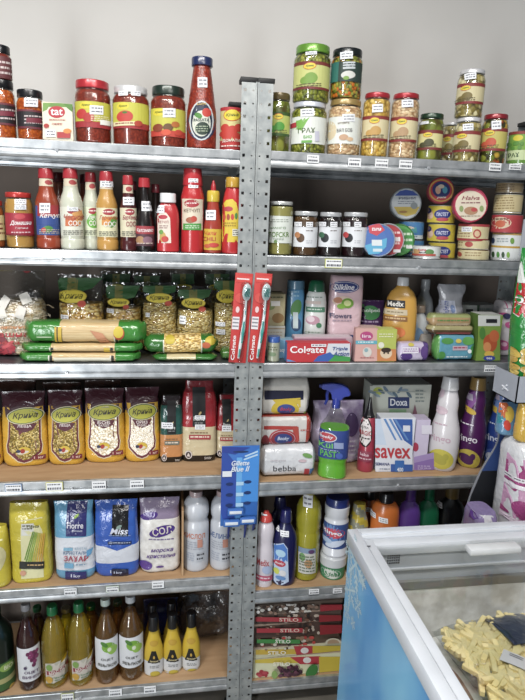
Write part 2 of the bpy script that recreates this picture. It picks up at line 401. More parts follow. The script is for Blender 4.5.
# ---------------------------------------------------------------- shelving racks
SZ = [dict(A=1.869, B=1.583, C=1.258, D=.893, E=.53, F=.134), dict(A=1.873, B=1.583, C=1.258, D=.862, E=.467, F=.106)]
LP = [(.012, -.001), (.001, -.001), (0, -.003), (0, -.0225), (.0035, -.0245), (.0035, -.0265), (-.0015, -.0285), (-.003, -.033), (-.003, -.040), (0, -.0455), (.014, -.0455), (.014, -.044)]
def lip(mb, a, b, dirv, mat):       # rolled steel lip from a to b, profile facing dirv
    mb.grid(lambda u, k: (a[0]+(b[0]-a[0])*u+dirv[0]*LP[int(k)][0], a[1]+(b[1]-a[1])*u+dirv[1]*LP[int(k)][0], a[2]+LP[int(k)][1]), [0, .25, .5, .75, 1], list(range(len(LP))), mat)
DEP = .375
def rack(side, x0, x1, label):
    r = bpy.data.objects.new('shelving_rack', None); COL.objects.link(r); r.location = ((x0+x1)/2, DEP/2, 0); tag(r, label, 'shelf rack')
    ox, oy = r.location.x, r.location.y
    par = lambda o, p=r: (setattr(o, 'parent', p), o)[1]
    top = 2.045
    for sx in (0, 1):
        for sy in (0, 1):
            X = (x0, x1)[sx]; Y = (0, DEP)[sy]; dx = 1-2*sx; dy = 1-2*sy
            mb = MB(); w = .0425; yy = Y-dy*.004
            xs = [0, .008, .0125, .029, .0365, w]; zs = [0.02]; z = .06
            while z < top-.02: zs += [z, z+.008]; z += .0338
            zs.append(top)
            n = 0
            for j in range(len(zs)-1):
                for i in range(5):
                    if j % 2 == 1 and (i == 3 or i == 1):
                        if i == 3: continue
                        zz = (zs[j]+.002, zs[j+1]-.0025)
                        a, c = X+dx*xs[i], X+dx*xs[i+1]
                        mb.face([(a, yy, zs[j]), (c, yy, zs[j]), (c, yy, zz[0]), (a, yy, zz[0])], 'postgrey'); mb.face([(a, yy, zz[1]), (c, yy, zz[1]), (c, yy, zs[j+1]), (a, yy, zs[j+1])], 'postgrey'); continue
                    a, c = X+dx*xs[i], X+dx*xs[i+1]
                    mb.face([(a, yy, zs[j]), (c, yy, zs[j]), (c, yy, zs[j+1]), (a, yy, zs[j+1])], 'postgrey')
            for a, c, t in ((0, .034, .0),):      # return flange at the outer side
                mb.face([(X, yy, .02), (X, yy+dy*.036, .02), (X, yy+dy*.036, top), (X, yy, top)], 'postgrey')
            # bright folded edge
            mb.box(X-(.0006 if sx else 0), min(yy, yy-dy*.0025), .02, X+(.0 if sx else .0006)+dx*.003, max(yy, yy-dy*.0025), top, 'postgrey')
            mb.v = [(p[0]-ox, p[1]-oy, p[2]) for p in mb.v]
            o = par(mb.build('post', smooth=None)); md = o.modifiers.new('sheet', 'SOLIDIFY'); md.thickness = .0016; md.offset = 0
            c = MB(); c.box(min(X, X+dx*.045)-.001-ox, min(yy, yy+dy*.038)-.003-oy, top-.001, max(X, X+dx*.045)+.001-ox, max(yy, yy+dy*.038)+.003-oy, top+.012, '#17181a', .002); par(c.build('post_cap'))
            c = MB(); c.box(min(X, X+dx*.045)-ox-.001*sx, min(yy, yy+dy*.038)-.003-oy, .0, max(X, X+dx*.045)-ox, max(yy, yy+dy*.038)+.003-oy, .022, '#17181a', .002); par(c.build('foot'))
    sh = {}
    for k, z in SZ[side].items():
        mb = MB(); mat = 'galvanized'
        a, c = x0+.0035, x1-.0035
        if side == 0: c = x1-.0425
        else: a = x0+.0425
        P = lambda x, y: (x-ox, y-oy, z)
        lip(mb, P(a, 0), P(c, 0), (0, 1), mat); lip(mb, P(a, DEP), P(c, DEP), (0, -1), mat)
        lip(mb, P(x0+.006, .03), P(x0+.006, DEP-.03), (1, 0), mat); lip(mb, P(x1-.006, .03), P(x1-.006, DEP-.03), (-1, 0), mat)
        s = par(mb.build('shelf', smooth=25))
        bd = MB(); bd.box(x0+.008-ox, .0105-oy, z-.007, x1-.008-ox, DEP-.012-oy, z-.0002, 'board' if k in 'DEF' else 'galvdark'); o = bd.build('shelf_board', s)
        for bx in ((-.31 if side == 0 else .735),):
            t = MB(); t.tube([(bx-ox, -.0045-oy, z-.026), (bx-ox, .01-oy, z-.026)], .0045, 'foil', 10); t.build('bolt', s)
        sh[k] = s
    return r, sh
rackL, shL = rack(0, .2215-1.0, .2205, 'left galvanized steel rack holding sauces, pasta, rice bags and oil bottles')
rackR, shR = rack(1, .2225, 1.275, 'right galvanized steel rack holding jars, cans and cleaning products behind freezer')
def price(side, k, x0, x1, y0, y1, edge=None):
    s = (shL, shR)[side][k]; r = (rackL, rackR)[side]
    a = at(x0, (y0+y1)/2, -.004); c = at(x1, (y0+y1)/2, -.004); t = at((x0+x1)/2, y0, -.004).z; bo = at((x0+x1)/2, y1, -.004).z
    mb = MB(); ox, oy = r.location.x, r.location.y
    mb.box(a.x-ox, -.0055-oy, bo, c.x-ox, -.004-oy, t, edge or '#eceef0')
    e = .0016 if edge else .0003
    mb.box(a.x-ox+e, -.0058-oy, bo+e, c.x-ox-e, -.0054-oy, t-e, '#eef0f2')
    R = random.Random(int(x0*3+y0)); w = c.x-a.x; h = t-bo
    for q in range(2):
        x = a.x+.1*w
        while x < c.x-.15*w:
            d = R.uniform(.05, .14)*w; zz = t-h*(.2+.38*q)
            mb.box(x-ox, -.006-oy, zz-h*(.12+.12*q), x+d-ox, -.0057-oy, zz, '#4a4c58'); x += d+.035*w
    mb.build('price_tag', s, smooth=None)
for a in [(1, 'A', 307, 319, 155, 163), (1, 'A', 348, 361, 158, 167), (1, 'A', 375, 388, 159, 168), (1, 'A', 399, 412, 160, 169), (1, 'A', 489, 501, 163, 171), (1, 'A', 509, 521, 164, 170),
          (1, 'B', 325, 342, 259, 268, '#d6d83c'), (1, 'C', 484, 496, 365, 372, '#c4c6c8'),
          (0, 'D', 5, 22, 484, 492, '#5f86b8'), (0, 'D', 46, 63, 482, 491, '#dcd860'), (0, 'D', 92, 106, 481, 489), (0, 'D', 130, 144, 480, 488),
          (0, 'E', 64, 77, 588, 595, '#b9c0c4'), (0, 'E', 106, 119, 586, 592, '#b9c8b0'), (0, 'E', 152, 164, 581, 588),
          (1, 'E', 309, 319, 589, 594), (1, 'E', 333, 342, 588, 593), (0, 'F', 61, 74, 693, 701, '#b4bc6c'), (0, 'F', 109, 122, 689, 696), (0, 'F', 144, 156, 686, 693)]:
    price(*a)
# ---------------------------------------------------------------- light
def area(name, loc, size, size_y, power, rot=(0, 0, 0), col=(1, .97, .93)):
    l = bpy.data.lights.new(name, 'AREA'); l.shape = 'RECTANGLE'; l.size = size; l.size_y = size_y; l.energy = power; l.color = col
    o = bpy.data.objects.new(name, l); COL.objects.link(o); o.location = loc; o.rotation_euler = rot; return o
area('ceiling_lamp', (-.3, -1.25, 2.95), 1.8, .3, 64)
area('ceiling_lamp', (.7, -2.3, 2.95), 1.3, .35, 24, rot=(math.radians(12), 0, 0))
area('doorway_daylight', (-1.5, -3.1, 1.05), .55, 1.9, 66, rot=(math.radians(90), 0, math.radians(-26)), col=(.93, .97, 1))
w = bpy.data.worlds.new('world'); SC.world = w; w.use_nodes = True
w.node_tree.nodes['Background'].inputs[0].default_value = (.82, .9, 1, 1); w.node_tree.nodes['Background'].inputs[1].default_value = .17
SC.view_settings.view_transform = 'Standard'; SC.view_settings.look = 'None'; SC.view_settings.exposure = 0.0; SC.view_settings.gamma = 1
# ---------------------------------------------------------------- kinds of packaging
def fr(it, py): # photo height -> fraction of the thing's height
    return (at(it.cx, py, it.Yf).z-it.z)/it.H
def jar(name, label, cat, box, z, y0, cont, lid, lh, art=None, group=None, rl=.9, neck=.86, sh=.10, fill=.97, ribs=None, stick=()):
    it = Item(name, label, cat, box, z, y0, group=group)
    t = 1-lh*.82*at_px(it)/it.H
    s = t-sh
    prof = [(0, .90), (.012, .96), (.04, 1), (s-.03, 1), (s, .98), (t-.03, neck+.02), (t-.01, neck), (t+.01, neck)]
    inner = [(a+.006 if a == 0 else a, r*.955) for a, r in prof if a < t*fill]
    inner.append((t*fill, lerp_st([(p[0], p[1]) for p in prof], t*fill)[0]*.95))
    it.lathe(inner, cont, 'contents'); b = it.lathe(prof, 'glass', 'glass')
    it.lathe([(t, rl*.97), (t+.01, rl), (.975, rl), (.992, rl*.97), (1, rl*.9), (.997, rl*.8), (.996, .02)], M(lid, 'lid'), 'lid')
    it.b = b
    if art:
        L = Label(it, b.S); art(L, it, b); L.done()
    for q in stick: it.sticker(b.S, *q)
    return it
def at_px(it):   # metres per photo pixel at the thing
    return (CAMD+it.Y)/F_PX/1.0*.98
def jarlab(y0, y1, base, mid=None, oval=None, blobs=(), txt=(), wrap=1.25, stripe=None):
    """band label wrapping the front, coloured stripes, oval badge, pictures, words"""
    def f(L, it, b):
        L.band(b, y0, y1, base, -wrap, wrap)
        for s in (mid or ()): L.band(b, s[0], s[1], s[2], -wrap, wrap)
        for s in blobs: L.ell(*s)
        if oval: L.ell(*oval); L.ell(oval[0], oval[1], oval[2]*.93, oval[3]*.84, '#e8d020'); L.text('Крина', oval[0], oval[1], oval[2]*1.2, oval[3]*.7, '#3c6c2c', it=True)
        for s in txt:
            if s[0] == 'lines': L.lines(*s[1:])
            elif s[0] == 'rect': L.rect(*s[1:])
            else: L.text(*s)
    return f
def bottle(name, label, cat, box, z, y0, prof, mat, cap, capprof, art=None, ky=1, n=2, group=None, stick=(), capkind='gloss', liquid=None, rot=None, dep=None, caps2=None, capR=None):
    it = Item(name, label, cat, box, z, y0, group=group, rot=rot, dep=dep)
    if dep: ky = it.dep/it.W
    if liquid: it.lathe([(a+.004, r*.95) for a, r in prof if a < liquid[1]]+[(liquid[1], lerp_st([(p[0], p[1]) for p in prof], liquid[1])[0]*.95)], liquid[0], 'contents', ky, n)
    b = it.lathe(prof, mat, 'bottle_body', ky, n); it.b = b
    it.lathe(capprof, M(cap, capkind), 'cap', 1 if dep is None else min(1, ky*1.5))
    if caps2: it.lathe(caps2[1], M(caps2[0], 'gloss'), 'nozzle')
    if art: L = Label(it, b.S); art(L, it, b); L.done()
    for q in stick: it.sticker(b.S, *q)
    return it
def can(name, label, cat, box, z, y0, mat, art=None, group=None, top='foil', stick=()):
    it = Item(name, label, cat, box, z, y0, group=group)
    rim = min(.05, .003/it.H)
    b = it.lathe([(0, .965), (rim*.3, .99), (rim, .99), (rim*1.6, .965), (rim*2.4, .975), (1-rim*2.4, .975), (1-rim*1.6, .965)], M(mat, 'gloss'), 'can_body'); it.b = b
    it.lathe([(1-rim*1.6, .965), (1-rim, .99), (1-rim*.2, .99), (1, .97), (1-rim*.3, .94), (1-rim, .92), (1-rim, .02)], M(top, 'metal') if top[0] == '#' else top, 'can_lid')
    it.lathe([(0, .97), (rim*.9, .992), (rim*1.5, .98)], 'foil', 'bottom_rim', caps=False)
    if art: L = Label(it, b.S); art(L, it, b); L.done()
    for q in stick: it.sticker(b.S, *q)
    return it
def carton(name, label, cat, box, z, y0, dep, cols, art=None, rot=0, group=None, tilt=0, part='carton', bev=.0012, zgap=.0004, kind='print'):
    """cols: front, side, top"""
    it = Item(name, label, cat, box, z, y0, dep=dep, flat=True, group=group, rot=rot, zgap=zgap)
    w = it.W/2; h = it.H; d = dep/2
    mb = MB(); bm = bmesh.new(); bmesh.ops.create_cube(bm, size=1)
    for v in bm.verts: v.co = Vector((v.co.x*2*w, v.co.y*2*d, (v.co.z+.5)*h))
    bmesh.ops.bevel(bm, geom=bm.edges[:], offset=bev, segments=2, affect='EDGES'); bm.normal_update()
    fm = [mb.m(M(c, kind)) for c in cols]
    bm.verts.index_update()
    for v in bm.verts: mb.v.append(tuple(v.co))
    for f in bm.faces:
        mb.f.append(tuple(v.index for v in f.verts)); nn = f.normal
        mb.mi.append(fm[0] if abs(nn.y) >= max(abs(nn.x), abs(nn.z)) else (fm[1] if abs(nn.x) > abs(nn.z) else fm[2]))
    bm.free(); mb.build(part, it.root)
    it.S = lambda x, v, off: Vector((x, -d-off, v)); it.b = it
    if tilt: it.root.rotation_euler[0] = tilt
    if art: L = Label(it, it.S, 'front_print'); art(L, it); L.done()
    return it
def bag(name, label, cat, box, z, y0, dep, colfn, art=None, rot=0, group=None, shape=None, n=2.7, amp=.004, fr_=14, kind='film', part='bag', lean=0, contents=None, film=None, stick=(), lab='label_print', yl=None):
    """soft standing bag; colfn(theta, z_fraction) -> colour"""
    it = Item(name, label, cat, box, z, y0, dep=dep, flat=True, group=group, rot=rot, mid=True)
    w = it.W/2; d = dep/2
    shape = shape or [(0, .80, .80), (.02, .90, .92), (.07, .97, 1), (.3, 1, 1), (.6, .99, .95), (.8, .97, .8), (.9, .97, .5), (.96, 1, .16), (.985, 1, .04), (1, 1, .03)]
    b = Body([(a*it.H, r*w, q*d) for a, r, q in shape], n, amp, fr_, lean=lean); it.b = b; H = it.H
    mb = MB(); b.mesh(mb, None, lambda t, z_: M(colfn(t, z_/H), kind), seg=40, dz=.009); mb.build(part, it.root, smooth=50)
    it.Yf = y0+dep*.05 if yl is None else y0+yl
    if art: L = Label(it, b.S, lab, base=.0009); art(L, it, b); L.done()
    for q in stick: it.sticker(b.S, *q)
    return it
def pack(name, label, cat, x0, x1, yt, yb, zb, y0, dep, colfn, art=None, group=None, n=2.3, rot=0, amp=.003, kind='film', seal=.05, part='wrapper', endc=.25):
    """pillow pack lying on its side, long axis along the shelf"""
    it = Item(name, label, cat, (x0, x1, yt), zb, y0, dep=dep, flat=True, group=group, rot=rot, zgap=.0004+amp*.55)
    h = (at((x0+x1)/2, yt, y0+dep*.3).z-at((x0+x1)/2, yb, y0+dep*.3).z)/2; it.H = 2*h; w = it.W/2
    st = [(-w, endc*h, .004), (-w*(1-seal), endc*1.6*h, .012*1), (-w*(1-seal*2.2), h*.8, dep*.38), (-w*(1-seal*4), h, dep*.5), (w*(1-seal*4), h, dep*.5), (w*(1-seal*2.2), h*.8, dep*.38), (w*(1-seal), endc*1.6*h, .012), (w, endc*h, .004)]
    b = Body(st, n, amp, axis='x', cz=h); it.b = b
    mb = MB(); b.mesh(mb, None, lambda t, x: M(colfn(t, x/w), kind), seg=28, dz=.008); mb.build(part, it.root, smooth=50)
    it.Yf = y0+dep*.06
    if art: L = Label(it, b.S, base=.0012); art(L, it, b); L.done()
    return it
def disc(name, label, cat, cx, cy, r, zb, y0, th, rim, face, art=None, tilt=0, rot=0, group=None):
    """round tin or tub seen face on; z = resting height, tilt = lean back"""
    it = Item(name, label, cat, (cx-r, cx+r, cy-r), zb, y0, dep=th, flat=True, group=group, rot=rot)
    R = it.W/2*.94; it.H = 2*R; ke = R/(abs(at(cx, cy, y0).z-at(cx, cy+r, y0).z))
    prof = [(0, .93*R), (.0, .96*R), (.15*th, .99*R), (.25*th, 1*R), (.8*th, .97*R), (th, .93*R)]
    def ring(mb, pr, mat):
        mb.grid(lambda t, k: (pr[int(k)][1]*math.sin(t), -th/2+pr[int(k)][0], R-pr[int(k)][1]*math.cos(t)), [2*math.pi*i/40 for i in range(41)], list(range(len(pr))), mat)
    mb = MB(); ring(mb, [(.002, 0.0001), (.002, .9*R), (0, .92*R), (0, .96*R), (.003, .995*R), (.3*th, R), (.32*th, .97*R), (th*.97, .95*R), (th, .92*R), (th, .0001)], M(rim, 'gloss')); mb.build('tin_body', it.root)
    mb = MB(); ring(mb, [(.0012, .0001), (.0012, .9*R)], M(face, 'print')); mb.build('face_disc', it.root)
    it.root.rotation_euler[0] = tilt
    c = at(cx, cy, y0)
    L = Label(it, lambda x, v, off: Vector((x, -th/2+.0010-off, v)), 'label_print'); L.p = lambda px, py: ((at(px, py, y0).x-c.x)*math.cos(rot), (at(px, py, y0).z-c.z)*ke+R)
    if art: art(L, it); L.done()
    return it
# ================================================================= top shelf, left rack
zA, zB, zC, zD, zE, zF = (SZ[0][k] for k in 'ABCDEF'); rA, rB, rC, rD, rE, rF = (SZ[1][k] for k in 'ABCDEF')
GJ = 'jars of red sauce and relish on the top shelf'
def dark_lut(x, y0, y1):
    return jarlab(y0, y1, '#231d22', mid=((y0, y0+2, '#6d2634'), (y1-2, y1, '#6d2634')), txt=[('lines', x-8, y0+5, x+10, y1-4, 3, '#c8b8b8'), ('rect', x-6, y0+8, x+9, y0+13, '#7a2036')])
j0 = jar('relish_jar', 'orange relish jar at far left of the top shelf, lower of the stack', 'jar', (-12, 16, 79), zA, .02, 'lutenitsa', '#15161a', 9, dark_lut(2, 103, 125), GJ)
jar('relish_jar', 'dark red relish jar standing on another jar at the far left of the top shelf', 'jar', (-14, 12, 44), j0.top, .022, 'tomatosauce', '#15161a', 8, jarlab(56, 78, '#6c3438', txt=[('lines', -4, 60, 9, 76, 3, '#d8c8c4')]), GJ)
jar('relish_jar', 'black labelled jar of orange relish directly left of the tomato carton', 'jar', (16, 45, 89), zA, .015, 'lutenitsa', '#1b1c20', 8, dark_lut(30, 110, 129), GJ, stick=[(22, 98, 35, 107)])
def tat(L, it):
    L.rect(42, 103, 71, 139, '#ece4cc'); L.rect(42, 103, 71, 107, '#6f9a48'); L.poly([(42, 103), (50, 103), (46, 110), (42, 112)], '#7da650'); L.poly([(62, 103), (71, 103), (71, 112), (66, 108)], '#5c8c3c')
    L.ell(55.5, 112, 8.2, 6, '#c22838'); L.text('tat', 55.5, 112, 12, 6.5, '#f6eeee'); L.text('ДОМАТЕНО', 56, 120, 16, 2, '#b83838'); L.text('ПЮРЕ', 56, 124, 10, 2, '#b83838')
    L.ell(45.5, 126, 2.6, 2.2, '#b8342c'); L.rect(56, 132, 69, 138, '#b8383c'); L.ell(66, 131, 4, 2.5, '#e08c3c'); L.rect(45, 130, 55, 137, '#f2f2f4'); L.lines(46, 131, 54, 136, 2, '#555566')
carton('tomato_puree_carton', 'small cream tomato puree carton with red oval logo and green top', 'carton', (41.5, 71.5, 102.5), zA, .02, .05, ('#ece4cc', '#c8b89c', '#5c8c3c'), tat, rot=.12)
def redjar(x0, x1, ly, hy, style):
    cx = (x0+x1)/2
    def f(L, it, b):
        L.band(b, ly, hy-6, '#ccc83c', -1.25, 1.25); L.band(b, hy-6, hy, '#a8242c' if style < 2 else '#c83a28', -1.25, 1.25)
        L.ell(cx-9, ly+3.5, 6, 3.6, '#e6d418'); L.text('Крина', cx-9, ly+3.5, 8, 2.6, '#58701c', it=True)
        if style == 0:
            L.ell(cx-13, hy-14, 5, 5, '#c43028'); L.ell(cx-6, hy-10, 5.5, 5, '#b82824'); L.lines(cx-4, hy-12, cx+14, hy-6, 3, '#efe6c0'); L.rect(cx+5, hy-8, cx+15, hy-3, '#f0f0ea')
        elif style == 1:
            L.ell(cx-7, hy-12, 8, 6, '#c8382c'); L.ell(cx-7, hy-16, 2.5, 1.2, '#4c7a2c'); L.rect(cx-18, hy-7, cx+5, hy-3, '#ece0b0'); L.lines(cx-16, hy-6.6, cx+3, hy-3.4, 1, '#8c2c24'); L.ell(cx+6, hy-5, 4, 3, '#b83c24')
        else:
            L.ell(cx-10, hy-9, 5, 4, '#8c3c1c'); L.ell(cx, hy-9, 5, 4, '#6c4a24'); L.ell(cx+7, hy-12, 4, 3, '#b8681c'); L.ell(cx-2, hy-4, 5, 3, '#d84c24'); L.ell(cx+10, hy-4, 4, 3, '#c83c24')
    return f
jar('tomato_jar', 'wide jar of red tomato sauce with red lid and yellow label beside the tomato carton', 'jar', (74, 111.5, 79), zA, .012, 'tomatosauce', '#c41c2c', 9, redjar(74, 112, 102, 128, 0), GJ, stick=[(88, 106, 101, 115)], sh=.08)
jar('tomato_jar', 'wide jar of whole red tomatoes with a white lid and yellow label', 'jar', (112, 150, 85), zA, .012, 'tomatosauce', '#dcdcdc', 8, redjar(112, 150, 103, 129, 1), GJ, stick=[(118, 91, 127, 96), (130, 91, 139, 96)], sh=.08)
jar('ratatouille_jar', 'jar of brown red vegetable relish with dark green lid left of the tall bottle', 'jar', (150, 186.5, 85), zA, .012, 'tomatosauce', '#23352c', 10, redjar(150, 186, 109, 137, 2), GJ, stick=[(163, 109, 175, 118)], sh=.08)
def passata(L, it, b):
    L.ell(202, 124, 14, 17, '#2c3c5c'); L.ell(202, 121, 12, 20, '#ccd4d8'); L.ell(202, 121, 10.5, 18.5, '#27324a'); L.ell(202, 124, 9, 13, '#d8dccc')
    L.ell(207, 113, 4.5, 4.5, '#c83424'); L.ell(199, 116, 4, 2.5, '#4c8c34', rot=.5); L.ell(203, 129, 7, 6.5, '#2c4034'); L.text('PASSATA', 202, 120.5, 15, 3, '#384a44'); L.lines(196, 126, 208, 133, 3, '#a8b89c'); L.text('Luigi', 202, 104.5, 9, 4, '#c8a858', it=True)
bottle('passata_bottle', 'tall bottle of tomato passata with navy cap, taller than every jar beside it', 'bottle', (186.5, 217, 55), zA, .012,
    [(0, .9), (.015, .98), (.05, 1), (.34, 1), (.42, .97), (.5, .9), (.75, .7), (.86, .6), (.9, .56), (.93, .56)], 'tomatosauce', '#1e2c5c', [(.905, .66), (.91, .7), (.985, .7), (1, .66), (.995, .5), (.995, .02)], passata, stick=[(198.5, 77, 207.5, 87.5)])
def tomcan(L, it, b):
    L.band(b, 110, 142, '#d8cc84', -1.3, 1.3); L.band(b, 106.5, 111, '#b81c28', -1.3, 1.3); L.band(b, 141, 149, '#c42c2c', -1.3, 1.3); L.ell(233, 115.5, 8.5, 6.2, '#c83018'); L.ell(233, 115.5, 8, 5.4, '#e8d418'); L.text('Крина', 233, 115.5, 12, 4, '#68701c', it=True)
    for p in ((226, 128, 4), (233, 131, 5), (239, 128, 4), (228, 136, 5), (237, 137, 4), (224, 134, 3)): L.ell(*p[:2], p[2], p[2], '#c8301c')
    L.text('ДОМАТИ', 232, 141, 16, 3.4, '#f2e4d8'); L.lines(223, 145, 240, 148, 1, '#f2e4d8')
can('tomato_can', 'tin can of tomatoes with yellow oval badge against the left rack post', 'can', (219.5, 243, 107), zA, .04, '#c42830', tomcan, group=None)
# ================================================================= top shelf, right rack
GV = 'jars of vegetables on the top shelf of the right rack'
def veg(cx, y0, y1, base='#cfcf8c', stripe='#7a2428', pic='#8c9c3c', w=12, oval=1):
    bl = [(cx+2, (y0+y1)/2+3, w*.45, (y1-y0)*.2, pic), (cx-4, (y0+y1)/2+5, w*.3, (y1-y0)*.14, pic)]
    tx = [('lines', cx-w*.8, y1-6, cx+w*.8, y1-2, 2, '#5c5430')]
    return jarlab(y0, y1, base, mid=((y0, y0+3.5, stripe), (y1-2.6, y1, stripe)) if stripe else None, oval=(cx+1, y0+5, w*.42, (y1-y0)*.13, '#c83c1c') if oval else None, blobs=bl, txt=tx)
jar('pickle_jar', 'jar of pickled cucumbers half hidden behind the right rack post', 'jar', (266, 290.5, 92), rA, .03, 'pickles', '#6c5c34', 8, veg(279, 112, 136, '#b8c45c', '#3c5c24', '#4c9c34', 11), GV)
def wlab(txtc, green):
    def f(L, it, b):
        cx = it.cx; L.band(b, 117, 144, '#e4e8e0', -1.2, 1.2)
        if green:
            L.poly([(cx-9, 120), (cx+4, 118), (cx-4, 131), (cx-12, 128)], '#7cb84c'); L.text('ГРАХ', cx+1, 131, 17, 5, '#566c40'); L.text('БИО', cx+2, 137.5, 8, 3, '#5cae3c'); L.rect(cx-15, 122, cx-9, 127, '#b8283c'); L.rect(cx+9, 132, cx+13, 142, '#c8c8d8'); L.rect(cx-4, 141, cx+6, 143.5, '#6cae4c')
        else:
            L.ell(cx-12, 130, 8, 10, '#e0cfa8'); L.text('БЯЛ БОБ', cx+4, 131, 15, 3.6, '#4c4440'); L.text('натурален', cx+3, 124, 11, 2.4, '#8c7c6c'); L.ell(cx+3, 138, 4.5, 3, '#c8a07c'); L.ell(cx+9, 140, 3, 2, '#d8b48c')
    return f
j1 = jar('pea_jar', 'jar of green peas with white lid and white label, lower of the left stack', 'jar', (290.5, 327, 101), rA, .012, 'peas', '#d4d8e4', 6, wlab('', 1), GV, stick=[(304, 109, 317, 117)], sh=.07)
jar('pea_jar', 'jar of green peas with bright green lid standing on top of another pea jar', 'jar', (293, 331, 43), j1.top, .012, 'peas', '#6ca42c', 9, veg(312, 62, 90, '#ccd078', '#7c2c28', '#7ca43c', 15), GV, stick=[(309, 52, 320, 56)], sh=.07)
j2 = jar('bean_jar', 'jar of pale beans with gold lid, lower of the second stack', 'jar', (327, 361.5, 98), rA, .012, 'beans', '#a88c4c', 7, wlab('', 0), GV, stick=[(346, 115, 358, 122.5)], sh=.07)
def dlab(L, it, b):
    cx = it.cx; L.band(b, 62, 82, '#2c4038', -1.2, 1.2); L.band(b, 62, 82, '#2a7468', -1.2, -.5); L.rect(cx, 63, cx+12, 70, '#c4ccd0'); L.ell(cx+5, 76, 7, 4, '#d4d4cc'); L.ell(cx+3, 79, 3, 2, '#7ca43c'); L.lines(cx, 64, cx+12, 69, 2, '#2c3830')
jar('vegetable_jar', 'jar of peas and carrots with black lid standing on the jar of pale beans', 'jar', (330, 363, 47), j2.top, .012, 'mixveg', '#1c2224', 8, dlab, GV, stick=[(344, 52, 356, 60)], sh=.07)
jar('chickpea_jar', 'jar of yellow chickpeas with a red lid, maroon and cream label', 'jar', (361.5, 389.5, 91.5), rA, .012, 'chickpeas', '#b81c2c', 6, veg(377, 116, 141, '#dccfa0', '#8c2c2c', '#c89c4c', 12), GV, stick=[(376, 105, 386, 113)], sh=.06)
jar('bean_jar', 'jar of white beans with a red lid right of the chickpea jar', 'jar', (389.5, 418.5, 92), rA, .012, 'beans', '#b81c2c', 6, veg(405, 117, 142, '#dccfa0', '#8c2c2c', '#b89468', 12), GV, stick=[(406, 100, 417, 108)], sh=.06)
jar('pickle_jar', 'short jar of cucumbers with dark green lid and cream label', 'jar', (417, 443.5, 112.5), rA, .02, 'pickles', '#20402c', 6, veg(431, 130, 150, '#d8d08c', '#7c2c28', '#4c4c2c', 11), GV, stick=[(423, 121, 433, 124)])
jar('mushroom_jar', 'white lidded jar set back between the cucumbers and the mushroom stack', 'jar', (441, 462, 122), rA, .10, 'mushrooms', '#d8d8da', 3, veg(450, 134, 155, '#d0cc94', '#8c2c2c', '#8c7c3c', 9), GV)
j3 = jar('mushroom_jar', 'short jar of mushrooms with white lid, lower of the stack', 'jar', (453, 481, 116.5), rA, .012, 'mushrooms', '#d8d8da', 5, veg(466, 131, 152, '#d8cc9c', '#8c2c2c', '#7c6c34', 12), GV, stick=[(468, 124, 478, 131)])
jar('mushroom_jar', 'short jar of mushrooms with white lid standing on a similar jar', 'jar', (456, 485, 68), j3.top, .012, 'mushrooms', '#d8d8da', 5, veg(470, 83, 104, '#d8cc9c', '#8c2c2c', '#7c6c34', 12), GV, stick=[(470, 73, 481, 80)])
jar('pickle_jar', 'jar of mixed pickles with a red lid and yellow green label near the right end', 'jar', (480, 507.5, 113), rA, .012, 'mixpickle', '#981828', 6, veg(494, 128, 151, '#c8bc5c', '#8c2c2c', '#c8502c', 12), GV, stick=[(497, 121, 506, 130)])
def gcan(L, it, b):
    L.band(b, 134, 160, '#7cac3c', -1.3, 1.3); L.band(b, 150, 160, '#c8d8a0', -1.3, 1.3); L.ell(524, 138, 5, 3, '#e0d020'); L.text('ГРАХ', 518, 155, 14, 4.5, '#2c4c2c'); L.band(b, 131, 134, '#8c2c24', -1.3, 1.3)
    for q in range(9): L.ell(510+q*2.2, 145+3*math.sin(q*2), 2, 2, '#5c9434')
can('pea_can', 'green tin can of peas at the right end of the top shelf', 'can', (506.5, 535, 130.5), rA, .02, '#6c9c3c', gcan)
# ================================================================= second shelf, left rack: sauces
def hcol(c): return c
GS = 'sauce bottles with red caps on the second shelf'
SB = [(0, .93), (.01, .98), (.03, 1), (.12, 1), (.135, .94), (.15, .96), (.52, .97), (.58, .98), (.66, .82), (.72, .66), (.78, .6), (.86, .56), (.87, .56)]
SBC = [(.875, .6), (.88, .64), (.985, .58), (1, .54), (.999, .02)]
def sauce(x0, x1, yt, base, y0, mat, label, lc, word, wc, word2=None, neck='#d8cbb0', extra=None, stick=(), kind='gloss', tilt=0):
    cx = (x0+x1)/2
    def f(L, it, b):
        w = x1-x0
        N = Label(it, b.S, 'neck_label_print'); N.band(b, yt+10, yt+18, neck, -1.2, 1.2); N.ell(cx, yt+14, w*.17, 2.6, '#a83c3c'); N.done()
        L.band(b, base-42, base-13, lc, -1.3, 1.3); L.ell(cx+1, base-38, w*.27, 3.2, '#a8303c'); L.lines(cx-w*.22, base-39.5, cx+w*.24, base-36.5, 1, '#eee0d8')
        if extra: extra(L)
        L.text(word, cx+1, base-32, w*.78, 5.5, wc, it=True)
        if word2: L.text(word2, cx+2, base-26, w*.5, 5, '#f4f0e8' if extra else wc)
        L.lines(cx-w*.36, base-19, cx+w*.38, base-14, 3, '#6c6c60' if lc[1] > '7' else '#c8b8a8')
    return bottle('sauce_bottle', label, 'sauce', (x0, x1, yt), zB, y0, SB, M(mat, kind), '#b02430', SBC, f, group=GS, stick=stick)
jar('sauce_jar', 'orange sauce jar cut off by the left edge on the second shelf', 'jar', (-22, 5, 200), zB, .015, M('#b05420', 'gloss'), '#c03028', 6, jarlab(215, 240, '#d8c890', txt=[('lines', -6, 222, 4, 236, 3, '#7a3020')]))
